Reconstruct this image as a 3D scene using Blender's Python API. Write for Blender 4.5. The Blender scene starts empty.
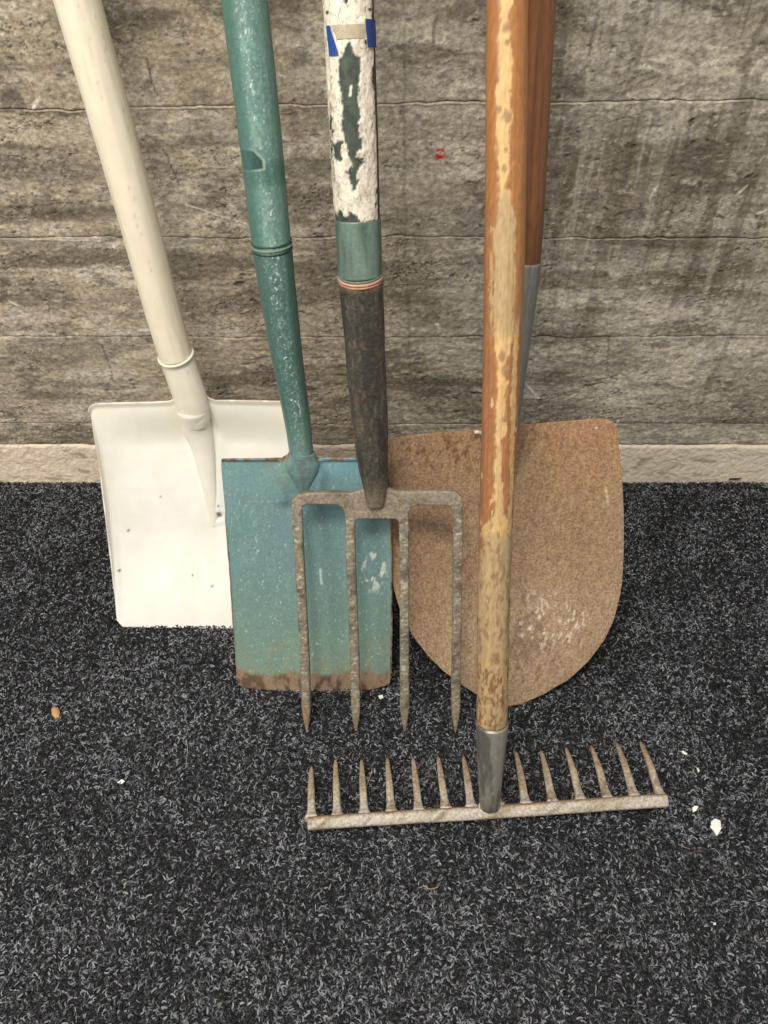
import bpy, bmesh, math, random
import numpy as np
from mathutils import Vector, Matrix

# ------------------------------------------------------------------ camera, light, exposure
F = 769.0                       # focal length in pixels of the 768 x 1024 frame
PITCH = math.radians(45.0)      # camera looks down at the foot of the wall
CH = 0.85
CD = CH / math.tan(PITCH + math.atan((482 - 512) / F))
sc = bpy.context.scene
COL = sc.collection
cam_d = bpy.data.cameras.new('camera')
cam = bpy.data.objects.new('camera', cam_d)
COL.objects.link(cam)
cam.location = (0, -CD, CH)
cam.rotation_euler = (math.pi / 2 - PITCH, 0, 0)
cam_d.sensor_fit = 'VERTICAL'
cam_d.sensor_height = 36.0
cam_d.lens = 36.0 * F / 1024.0
cam_d.clip_start = 0.02
sc.camera = cam

world = bpy.data.worlds.new('world')
sc.world = world
world.use_nodes = True
world.node_tree.nodes['Background'].inputs[0].default_value = (1.0, 0.96, 0.91, 1)
world.node_tree.nodes['Background'].inputs[1].default_value = 0.50


def area(name, loc, target, sx, sy, power, colr):
    d = bpy.data.lights.new(name, 'AREA')
    d.shape = 'RECTANGLE'
    d.size, d.size_y, d.energy, d.color = sx, sy, power, colr
    o = bpy.data.objects.new(name, d)
    COL.objects.link(o)
    o.location = loc
    o.rotation_euler = (Vector(target) - Vector(loc)).to_track_quat('-Z', 'Y').to_euler()
    return o


area('ceiling_lamp', (-0.32, -1.25, 2.3), (-0.1, -0.25, 0.1), 0.50, 0.40, 33, (1.0, 0.93, 0.83))
area('left_fill_light', (-1.35, -1.7, 2.0), (-0.3, -0.3, 0.1), 0.9, 0.7, 24, (1.0, 0.95, 0.88))  # added fill light, brightens left sides and grades the scene left to right

sc.view_settings.view_transform = 'Standard'
sc.view_settings.look = 'None'
sc.view_settings.gamma = 1.0
sc.view_settings.use_curve_mapping = False
sc.view_settings.exposure = 0.18

# ------------------------------------------------------------------ geometry helpers
CAM = np.array([0, -CD, CH])
FW = np.array([0, math.cos(PITCH), -math.sin(PITCH)])
UP = np.array([0, math.sin(PITCH), math.cos(PITCH)])
RT = np.array([1.0, 0, 0])


def ray(u, v): return FW + RT * (u - 384) / F + UP * (512 - v) / F


def hit(u, v, p, n):
    r = ray(u, v)
    return CAM + r * (np.dot(np.asarray(p) - CAM, n) / np.dot(r, n))


def floor_pt(u, v, z=0.0): return hit(u, v, (0, 0, z), (0, 0, 1))


def wall_pt(u, v, y=0.0): return hit(u, v, (0, y, 0), (0, 1, 0))


def proj(P):
    d = np.asarray(P) - CAM
    z = d @ FW
    return np.stack([384 + F * (d @ RT) / z, 512 - F * (d @ UP) / z, z], -1)


def nrm(v): return np.asarray(v) / np.linalg.norm(v)


def catmull(pts, n):
    P = np.asarray(pts, float)
    d = np.r_[0, np.cumsum(np.linalg.norm(np.diff(P, axis=0), axis=1))]
    t = np.linspace(0, d[-1], n)
    m = np.gradient(P, d, axis=0) if len(P) > 2 else np.repeat((P[1:] - P[:1]) / d[-1], 2, 0)
    i = np.clip(np.searchsorted(d, t, side='right') - 1, 0, len(P) - 2)
    h = (d[i + 1] - d[i])[:, None]
    x = ((t - d[i]) / (d[i + 1] - d[i]))[:, None]
    return ((2*x**3 - 3*x**2 + 1) * P[i] + (x**3 - 2*x**2 + x) * h * m[i]
            + (-2*x**3 + 3*x**2) * P[i + 1] + (x**3 - x**2) * h * m[i + 1])


def linres(pts, n):
    P = np.asarray(pts, float)
    d = np.r_[0, np.cumsum(np.linalg.norm(np.diff(P, axis=0), axis=1))]
    t = np.linspace(0, d[-1], n)
    return np.stack([np.interp(t, d, P[:, k]) for k in range(P.shape[1])], -1)


def _hash(ix, iy, iz, s):
    h = (ix * 374761393 + iy * 668265263 + iz * 2147483647 + s * 1274126177) & 0xFFFFFFFF
    h = ((h ^ (h >> 13)) * 1274126177) & 0xFFFFFFFF
    h = ((h ^ (h >> 16)) * 2246822519) & 0xFFFFFFFF
    return ((h ^ (h >> 15)) & 0xFFFFFF) / float(0xFFFFFF) * 2 - 1


def noise(x, y, z=0.0, s=0):
    x, y, z = np.broadcast_arrays(np.asarray(x, float), y, z)
    ix, iy, iz = [np.floor(q).astype(np.int64) for q in (x, y, z)]
    fx, fy, fz = x - ix, y - iy, z - iz
    fx, fy, fz = [q * q * (3 - 2 * q) for q in (fx, fy, fz)]
    r = 0
    for a in (0, 1):
        for b in (0, 1):
            for c in (0, 1):
                w = (fx if a else 1 - fx) * (fy if b else 1 - fy) * (fz if c else 1 - fz)
                r = r + w * _hash(ix + a, iy + b, iz + c, s)
    return r


def fbm(x, y, z=0.0, o=4, s=0, g=0.5):
    r, a, f, t = 0, 1.0, 1.0, 0
    x, y = np.asarray(x, float), np.asarray(y, float)
    for k in range(o):
        ca, sa = math.cos(0.6 + 1.1 * k), math.sin(0.6 + 1.1 * k)
        r = r + a * noise((x * ca - y * sa) * f + 17.3 * k, (x * sa + y * ca) * f + 5.1 * k, np.asarray(z) * f, s + k)
        t += a
        a *= g
        f *= 2.03
    return r / t * 1.6


def ss(a, b, x):
    t = np.clip((x - a) / (b - a), 0, 1)
    return t * t * (3 - 2 * t)


def S(r, g, b):
    c = np.array([r, g, b]) / 255.0
    return np.where(c <= 0.04045, c / 12.92, ((c + 0.055) / 1.055) ** 2.4)


def mixc(c, k, m):
    m = np.clip(np.asarray(m, float), 0, 1)[..., None]
    return c * (1 - m) + k * m


def seg_dist(x, y, poly):
    """distance to a polyline and the fraction along it"""
    best = np.full(np.shape(x), 1e9)
    fr = np.zeros(np.shape(x))
    P = np.asarray(poly, float)
    n = len(P) - 1
    for i in range(n):
        ax, ay = P[i]
        bx, by = P[i + 1]
        L = (bx - ax) ** 2 + (by - ay) ** 2
        t = np.clip(((x - ax) * (bx - ax) + (y - ay) * (by - ay)) / L, 0, 1)
        d = np.hypot(x - ax - t * (bx - ax), y - ay - t * (by - ay))
        k = d < best
        best = np.where(k, d, best)
        fr = np.where(k, (i + t) / n, fr)
    return best, fr


def inpoly(x, y, poly):
    P = np.asarray(poly, float)
    r = np.zeros(np.shape(x), bool)
    for i in range(len(P)):
        x0, y0 = P[i - 1]
        x1, y1 = P[i]
        if y0 == y1: continue
        c = ((y0 > y) != (y1 > y)) & (x < (x1 - x0) * (y - y0) / (y1 - y0) + x0)
        r ^= c
    return r


def polysd(x, y, poly):
    """signed distance, negative inside"""
    d, _ = seg_dist(x, y, list(poly) + [poly[0]])
    return np.where(inpoly(x, y, poly), -d, d)


# ------------------------------------------------------------------ objects
def tag(o, label=None, cat=None, group=None, kind=None):
    if label: o['label'] = label
    if cat: o['category'] = cat
    if group: o['group'] = group
    if kind: o['kind'] = kind
    return o


def empty(name, loc, label, cat, group=None):
    o = bpy.data.objects.new(name, None)
    COL.objects.link(o)
    o.location = Vector([float(q) for q in loc])
    o.empty_display_size = 0.05
    return tag(o, label, cat, group)


def mesh_obj(name, V, Fc, mat, parent=None, col=None, rgh=None, smooth=True, uv=None):
    V = np.asarray(V, float)
    off = np.array(parent.location) if parent is not None else np.zeros(3)
    me = bpy.data.meshes.new(name)
    Fc = np.asarray(Fc)
    if Fc.dtype != object and Fc.ndim == 2:
        k = Fc.shape[1]
        me.vertices.add(len(V))
        me.vertices.foreach_set('co', (V - off).astype(np.float32).ravel())
        me.loops.add(Fc.size)
        me.loops.foreach_set('vertex_index', Fc.astype(np.int32).ravel())
        me.polygons.add(len(Fc))
        me.polygons.foreach_set('loop_start', (np.arange(len(Fc)) * k).astype(np.int32))
        me.update(calc_edges=True)
    else:
        me.from_pydata((V - off).tolist(), [], [list(map(int, f)) for f in Fc])
    me.validate()
    if smooth: me.polygons.foreach_set('use_smooth', np.ones(len(me.polygons), bool))
    if col is not None:
        a = me.color_attributes.new('Col', 'FLOAT_COLOR', 'POINT')
        c = np.ones((len(V), 4), np.float32)
        c[:, :3] = np.clip(col, 0, 1)
        a.data.foreach_set('color', c.ravel())
    if rgh is not None:
        a = me.attributes.new('Rgh', 'FLOAT', 'POINT')
        a.data.foreach_set('value', np.broadcast_to(rgh, (len(V),)).astype(np.float32).ravel())
    me.materials.append(mat)
    o = bpy.data.objects.new(name, me)
    COL.objects.link(o)
    if parent is not None: o.parent = parent
    return o


def quad_faces(n, m, wrap=False):
    i = np.arange(n - 1)[:, None]
    j = np.arange(m if wrap else m - 1)[None, :]
    j2 = (j + 1) % m
    return np.stack(np.broadcast_arrays(i * m + j, i * m + j2, (i + 1) * m + j2, (i + 1) * m + j), -1).reshape(-1, 4)


def sweep(name, pts, rx, ry, front, mat, parent=None, seg=24, expo=2.0, colf=None, dispf=None, rghf=None, caps=True, cap_round=0.5):
    """tube round a path; angle 90 deg is the front; each ring may have its own half widths"""
    P = np.asarray(pts, float)
    n = len(P)
    T = np.gradient(P, axis=0)
    T /= np.linalg.norm(T, axis=1)[:, None]
    Sd = np.cross(T, front)
    Sd /= np.linalg.norm(Sd, axis=1)[:, None]
    if (Sd[:, 0].mean()) < 0: Sd = -Sd
    Fr = np.cross(Sd, T)
    if (Fr @ np.asarray(front)).mean() < 0: Fr = -Fr
    phi = np.arange(seg) / seg * 2 * math.pi
    c, s_ = np.cos(phi), np.sin(phi)
    ex = 2.0 / expo
    cx, sx = np.sign(c) * np.abs(c) ** ex, np.sign(s_) * np.abs(s_) ** ex
    rx, ry = np.broadcast_to(rx, (n,)), np.broadcast_to(ry, (n,))
    L = np.r_[0, np.cumsum(np.linalg.norm(np.diff(P, axis=0), axis=1))]
    A, B = np.meshgrid(phi, L)
    W, _ = np.meshgrid(cx, L)
    dis = dispf(A, B, W, P) if dispf else np.zeros((n, seg))
    V = (P[:, None] + Sd[:, None] * (cx[None] * (rx[:, None] + dis))[..., None]
         + Fr[:, None] * (sx[None] * (ry[:, None] + dis))[..., None])
    colr = colf(A, B, W, P) if colf else None
    rg = rghf(A, B, W, P) if rghf else None
    Vl = V.reshape(-1, 3)
    Fq = quad_faces(n, seg, True)
    if np.dot(np.cross(Vl[Fq[0][1]] - Vl[Fq[0][0]], Vl[Fq[0][3]] - Vl[Fq[0][0]]), Vl[Fq[0][0]] - P[0]) < 0:
        Fq = Fq[:, ::-1]
    tri = []
    if caps:
        extra, exc, exr = [], [], []
        for e, ring in ((0, 0), (-1, n - 1)):
            ctr = P[e] + (T[e] * (-1 if e == 0 else 1)) * min(rx[e], ry[e]) * cap_round
            idx = len(Vl) + len(extra)
            extra.append(ctr)
            if colr is not None: exc.append(colr.reshape(n, seg, 3)[ring].mean(0))
            if rg is not None: exr.append(rg.reshape(n, seg)[ring].mean())
            b = ring * seg
            for j in range(seg):
                q = [b + j, b + (j + 1) % seg, idx, idx]
                tri.append(q[:3] if e == 0 else [q[1], q[0], q[2]])
        Vl = np.vstack([Vl, extra])
        if colr is not None: colr = np.vstack([colr.reshape(-1, 3), exc])
        if rg is not None: rg = np.r_[rg.ravel(), exr]
        me_f = [list(f) for f in Fq] + tri
        Fq = np.array(me_f, dtype=object)
    elif colr is not None:
        colr = colr.reshape(-1, 3)
    if rg is not None: rg = np.asarray(rg).ravel()
    o = mesh_obj(name, Vl, Fq, mat, parent, colr, rg)
    return o


def axis_pts(J, px, length):
    """3-D axis of a handle: starts at J, seen through the listed pixels, ends leaning on the wall"""
    (u0, v0) = proj(J)[:2]
    u1, v1 = px[-1]
    up_, vp_ = px[-2] if len(px) > 1 else (u0, v0)
    lo, hi = 0.0, 6000.0
    d = nrm([u1 - up_, v1 - vp_])

    def end(k): return wall_pt(u1 + d[0] * k, v1 + d[1] * k, -0.023)
    for _ in range(60):
        m = (lo + hi) / 2
        E = end(m)
        if np.linalg.norm(E - J) > length: hi = m
        else: lo = m
    E = end(lo)
    D = nrm(E - J)
    n = nrm(np.cross(nrm(RT - D * np.dot(RT, D)), D))
    if n @ (CAM - J) < 0: n = -n
    return [np.array(J)] + [hit(u, v, J, n) for u, v in px] + [E], n


def at_v(path, v):
    """index along a dense path where it is seen at image height v"""
    return int(np.argmin(np.abs(proj(path)[:, 1] - v)))


def radii(path, tab):
    """half widths in pixels at image heights -> metres along the path"""
    q = proj(path)
    t = sorted(tab)
    hw = np.interp(q[:, 1], [a for a, b in t], [b for a, b in t])
    r = hw * q[:, 2] / F
    top = q[:, 1] < t[0][0]
    if top.any():
        k = np.where(~top)[0]
        r[top] = r[k[np.argmin(q[k, 1])]]
    return r


# ------------------------------------------------------------------ materials
def mat_attr(name, fine=(300, 300, 300), amt=0.2, bump=0.2, bscale=400, rough=None, metal=0.0, spec=0.5, coat=0.0, bdist=0.001, detail=4, nrough=0.5, bdetail=4):
    m = bpy.data.materials.new(name)
    m.use_nodes = True
    nt = m.node_tree
    N, Lk = nt.nodes, nt.links
    bs = N['Principled BSDF']
    at = N.new('ShaderNodeAttribute'); at.attribute_name = 'Col'
    tc = N.new('ShaderNodeTexCoord')
    mp = N.new('ShaderNodeMapping'); mp.inputs['Scale'].default_value = fine
    nz = N.new('ShaderNodeTexNoise'); nz.inputs['Scale'].default_value = 1.0; nz.inputs['Detail'].default_value = detail; nz.inputs['Roughness'].default_value = nrough
    Lk.new(tc.outputs['Object'], mp.inputs[0]); Lk.new(mp.outputs[0], nz.inputs['Vector'])
    rp = N.new('ShaderNodeMapRange')
    rp.inputs['From Min'].default_value = 0.3; rp.inputs['From Max'].default_value = 0.7
    rp.inputs['To Min'].default_value = 1 - amt; rp.inputs['To Max'].default_value = 1 + amt
    Lk.new(nz.outputs['Fac'], rp.inputs['Value'])
    mx = N.new('ShaderNodeVectorMath'); mx.operation = 'SCALE'
    Lk.new(at.outputs['Color'], mx.inputs[0]); Lk.new(rp.outputs[0], mx.inputs['Scale'])
    Lk.new(mx.outputs[0], bs.inputs['Base Color'])
    n2 = N.new('ShaderNodeTexNoise'); n2.inputs['Scale'].default_value = bscale; n2.inputs['Detail'].default_value = bdetail; n2.inputs['Roughness'].default_value = nrough
    Lk.new(tc.outputs['Object'], n2.inputs['Vector'])
    bp = N.new('ShaderNodeBump'); bp.inputs['Strength'].default_value = bump; bp.inputs['Distance'].default_value = bdist
    Lk.new(n2.outputs['Fac'], bp.inputs['Height']); Lk.new(bp.outputs[0], bs.inputs['Normal'])
    if rough is None:
        ra = N.new('ShaderNodeAttribute'); ra.attribute_name = 'Rgh'
        Lk.new(ra.outputs['Fac'], bs.inputs['Roughness'])
    else:
        bs.inputs['Roughness'].default_value = rough
    bs.inputs['Metallic'].default_value = metal
    bs.inputs['Specular IOR Level'].default_value = spec
    bs.inputs['Coat Weight'].default_value = coat
    bs.inputs['Coat Roughness'].default_value = 0.15
    return m


M_concrete = mat_attr('board_marked_concrete', (170, 170, 230), 0.52, 1.0, 170, rough=0.9, spec=0.25, bdist=0.0022, detail=10, nrough=0.72, bdetail=10)
M_plinth = mat_attr('plinth_paint', (150, 150, 150), 0.12, 0.9, 180, rough=0.75, spec=0.3, bdist=0.002, detail=8, nrough=0.65, bdetail=8)
M_white = mat_attr('white_enamel', (60, 60, 60), 0.03, 0.15, 120, rough=0.42, spec=0.4)
M_paint = mat_attr('worn_paint', (350, 350, 350), 0.14, 0.3, 500)
M_rust = mat_attr('rusted_steel', (380, 380, 380), 0.45, 0.5, 450, spec=0.45, nrough=0.65)
M_dark = mat_attr('dark_forged_steel', (350, 350, 350), 0.35, 0.5, 420, spec=0.4)
M_wood = mat_attr('varnished_wood', (420, 420, 28), 0.16, 0.15, 260)
M_galv = mat_attr('grey_steel', (250, 250, 120), 0.14, 0.2, 300, metal=0.35)
M_flat = mat_attr('debris', (300, 300, 300), 0.08, 0.1, 300, rough=0.7)
M_fibre = mat_attr('carpet_fibre', (50, 50, 50), 0.12, 0.0, 50, rough=0.85, spec=0.2)


def carpet_base():
    m = bpy.data.materials.new('carpet_backing')
    m.use_nodes = True
    nt = m.node_tree; N, Lk = nt.nodes, nt.links
    bs = N['Principled BSDF']
    tc = N.new('ShaderNodeTexCoord')
    nz = N.new('ShaderNodeTexNoise'); nz.inputs['Scale'].default_value = 420; nz.inputs['Detail'].default_value = 6
    nz.inputs['Distortion'].default_value = 1.6
    cr = N.new('ShaderNodeValToRGB')
    e = cr.color_ramp.elements
    e[0].position = 0.42; e[0].color = (0.008, 0.008, 0.009, 1)
    e[1].position = 0.72; e[1].color = (0.24, 0.25, 0.27, 1)
    k = cr.color_ramp.elements.new(0.55); k.color = (0.042, 0.044, 0.049, 1)
    Lk.new(tc.outputs['Object'], nz.inputs['Vector']); Lk.new(nz.outputs['Fac'], cr.inputs[0]); Lk.new(cr.outputs[0], bs.inputs['Base Color'])
    bs.inputs['Roughness'].default_value = 0.95
    bs.inputs['Specular IOR Level'].default_value = 0.15
    bp = N.new('ShaderNodeBump'); bp.inputs['Strength'].default_value = 0.8; bp.inputs['Distance'].default_value = 0.002
    Lk.new(nz.outputs['Fac'], bp.inputs['Height']); Lk.new(bp.outputs[0], bs.inputs['Normal'])
    return m


M_carpet = carpet_base()

# ------------------------------------------------------------------ floor
rng = np.random.default_rng(7)
fl = mesh_obj('floor', [(-2.4, -2.6, 0), (2.4, -2.6, 0), (2.4, 0.02, 0), (-2.4, 0.02, 0),
                        (-2.4, -2.6, -0.03), (2.4, -2.6, -0.03), (2.4, 0.02, -0.03), (-2.4, 0.02, -0.03)],
              [(0, 1, 2, 3), (7, 6, 5, 4), (0, 4, 5, 1), (1, 5, 6, 2), (2, 6, 7, 3), (3, 7, 4, 0)], M_carpet, smooth=False)
fl['kind'] = 'structure'


def carpet_pile(n, outer=False):
    # needle-felt pile: short bent fibres lying in all directions
    x = rng.uniform(-1.0, 1.0, n)
    y = -rng.uniform(0, 1, n) ** 1.1 * 1.0 - 0.001
    keep = np.abs(x) < 0.52 + 0.45 * (1 + y)
    x, y = x[keep], y[keep]
    if outer:                      # thinner, coarser pile further out
        x = rng.uniform(-2.0, 2.0, len(x))
        y = rng.uniform(-1.9, -0.001, len(x))
        keep = ~((np.abs(x) < 0.50 + 0.45 * (1 + y)) & (y > -0.97))
        x, y = x[keep], y[keep]
    n = len(x)
    z = rng.uniform(0.0, 0.0022, n)
    a = rng.uniform(0, 2 * math.pi, n)
    ln = rng.uniform(0.0010, 0.0022, n)
    w = rng.uniform(0.00036, 0.00085, n)
    if outer: ln, w = ln * 1.5, w * 1.5
    bend = rng.normal(0, 0.6, n)
    K = 4
    pts = []
    px, py, ang = x.copy(), y.copy(), a.copy()
    for k in range(K):
        arch = math.sin(math.pi * k / (K - 1)) * 0.0014
        sx, sy = -np.sin(ang) * w, np.cos(ang) * w
        zz = z + arch
        pts.append(np.stack([px + sx, np.minimum(py + sy, -0.0005), zz + w * 0.6], -1))
        pts.append(np.stack([px - sx, np.minimum(py - sy, -0.0005), zz], -1))
        px = px + np.cos(ang) * ln
        py = py + np.sin(ang) * ln
        ang = ang + bend
    V = np.stack(pts, 1)
    b = np.arange(n)[:, None] * (2 * K)
    Fq = np.concatenate([b + np.array([[2*k, 2*k+1, 2*k+3, 2*k+2]]) for k in range(K - 1)], 1).reshape(-1, 4)
    cl = fbm(x * 22, y * 22, 0, 4, 3)
    t = rng.uniform(0, 1, n) + cl * 0.16
    c = np.zeros((n, 3))
    lum = np.where(t < 0.46, rng.uniform(0.008, 0.026, n), np.where(t < 0.76, rng.uniform(0.04, 0.12, n), rng.uniform(0.12, 0.30, n)))
    tint = rng.normal(0, 0.04, (n, 3))
    c = lum[:, None] * (np.array([0.95, 1.0, 1.10]) + tint)
    c = np.repeat(c[:, None], 2 * K, 1).reshape(-1, 3)
    o = mesh_obj('carpet_pile', V.reshape(-1, 3), Fq, M_fibre, fl, c, smooth=False)
    o['kind'] = 'stuff'


carpet_pile(330000)
carpet_pile(110000, True)

# ------------------------------------------------------------------ wall
wall = mesh_obj('wall_back', [(-2.4, 0.012, -0.03), (2.4, 0.012, -0.03), (2.4, 0.012, 2.5), (-2.4, 0.012, 2.5),
                              (-2.4, 0.16, -0.03), (2.4, 0.16, -0.03), (2.4, 0.16, 2.5), (-2.4, 0.16, 2.5)],
                [(0, 1, 2, 3), (7, 6, 5, 4), (0, 4, 5, 1), (1, 5, 6, 2), (2, 6, 7, 3), (3, 7, 4, 0)],
                M_concrete, None, np.tile(S(90, 84, 72), (8, 1)), smooth=False)
wall['kind'] = 'structure'


def WP(pts): return [tuple(wall_pt(u, v)[[0, 2]]) for u, v in pts]


DRIPS = [(WP([(612, 0), (603, 45), (592, 100), (577, 160), (565, 200), (553, 245)]), 0.0040, 0.75),
         (WP([(571, -5), (563, 40), (556, 85), (552, 120)]), 0.0038, 0.6),
         (WP([(768, 5), (752, 45), (742, 90), (725, 150), (707, 210), (692, 262), (672, 305)]), 0.0045, 0.75),
         (WP([(771, 238), (742, 310), (720, 360), (700, 405)]), 0.0040, 0.55),
         (WP([(405, 30), (404, 120), (405, 230), (409, 330), (410, 395)]), 0.0018, 0.5),
         (WP([(437, 15), (434, 30), (433, 46)]), 0.0016, 0.8),
         (WP([(683, -2), (682, 14)]), 0.0016, 0.8),
         (WP([(598, 12), (594, 30), (588, 55)]), 0.0015, 0.7),
         (WP([(645, 100), (636, 130), (628, 165), (618, 190)]), 0.0022, 0.5),
         (WP([(660, 95), (652, 120), (640, 160)]), 0.0016, 0.5),
         (WP([(620, 150), (610, 190), (600, 235)]), 0.0018, 0.5),
         (WP([(586, 210), (574, 250), (566, 290)]), 0.0018, 0.4),
         (WP([(145, 58), (151, 75), (157, 96)]), 0.0008, 0.9),
         (WP([(163, 150), (172, 168), (181, 188)]), 0.0008, 0.8),
         (WP([(102, 345), (108, 360), (113, 380)]), 0.0010, 0.7),
         (WP([(48, 305), (51, 322), (57, 336)]), 0.0009, 0.6),
         (WP([(204, 50), (201, 55), (196, 53)]), 0.0010, 1.0),
         (WP([(108, 34), (118, 42)]), 0.0010, 1.0), (WP([(640, 20), (625, 90), (610, 150)]), 0.0016, 0.4), (WP([(700, 60), (690, 130), (668, 230)]), 0.0014, 0.35), (WP([(560, 250), (556, 300), (548, 360)]), 0.0022, 0.35), (WP([(600, 300), (585, 345), (578, 400)]), 0.0020, 0.3), (WP([(575, 10), (566, 80), (560, 160)]), 0.0016, 0.4), (WP([(460, 100), (462, 140)]), 0.0012, 0.4), (WP([(610, 340), (606, 372)]), 0.0012, 0.5)]
LIGHTS = [(WP([(656, 188), (650, 198)]), 0.0016), (WP([(747, 186), (735, 196)]), 0.0014), (WP([(768, 209), (758, 214)]), 0.0014),
          (WP([(764, 156), (759, 162)]), 0.0015), (WP([(186, 205), (215, 215), (246, 224)]), 0.0012),
          (WP([(40, 98), (34, 108)]), 0.0020), (WP([(524, 382), (538, 398)]), 0.0018), (WP([(9, 301), (18, 306)]), 0.0014),
          (WP([(612, 430), (618, 421)]), 0.0018), 
          (WP([(437, 325), (439, 328)]), 0.0028), (WP([(30, 240), (60, 240), (100, 241)]), 0.0010)]
DARKB = [((0, 20, 88, 112), .9), ((655, 722, 138, 178), .8), ((545, 640, 100, 165), .5), ((455, 482, 215, 245), .4),
         ((400, 480, 215, 270), .35), ((190, 240, 176, 196), .6), ((180, 290, 120, 150), .45), ((0, 120, 240, 262), .45),
         ((110, 180, 10, 30), .5), ((380, 470, 60, 95), .35), ((120, 240, 290, 312), .3), ((0, 80, 150, 170), .35), ((600, 760, 230, 262), .3)]
LIGHTB = [((560, 610, 28, 58), .8), ((170, 240, 150, 180), .7), ((640, 740, 20, 60), .5), ((390, 470, 185, 205), .4), ((0, 90, 10, 80), .5),
          ((150, 230, 40, 65), .55), ((585, 680, 175, 212), .35), ((100, 200, 335, 400), .3), ((0, 100, 340, 400), .3)]


def box_mask(X, Z, b, nz):
    (u0, u1, v0, v1) = b
    c = wall_pt((u0 + u1) / 2, (v0 + v1) / 2)
    e = wall_pt(u1, (v0 + v1) / 2)
    t = wall_pt((u0 + u1) / 2, v0)
    d = np.maximum(np.abs(X - c[0]) / abs(e[0] - c[0]), np.abs(Z - c[2]) / abs(t[2] - c[2]))
    return ss(1.25, 0.75, d + nz * 0.55)


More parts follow.
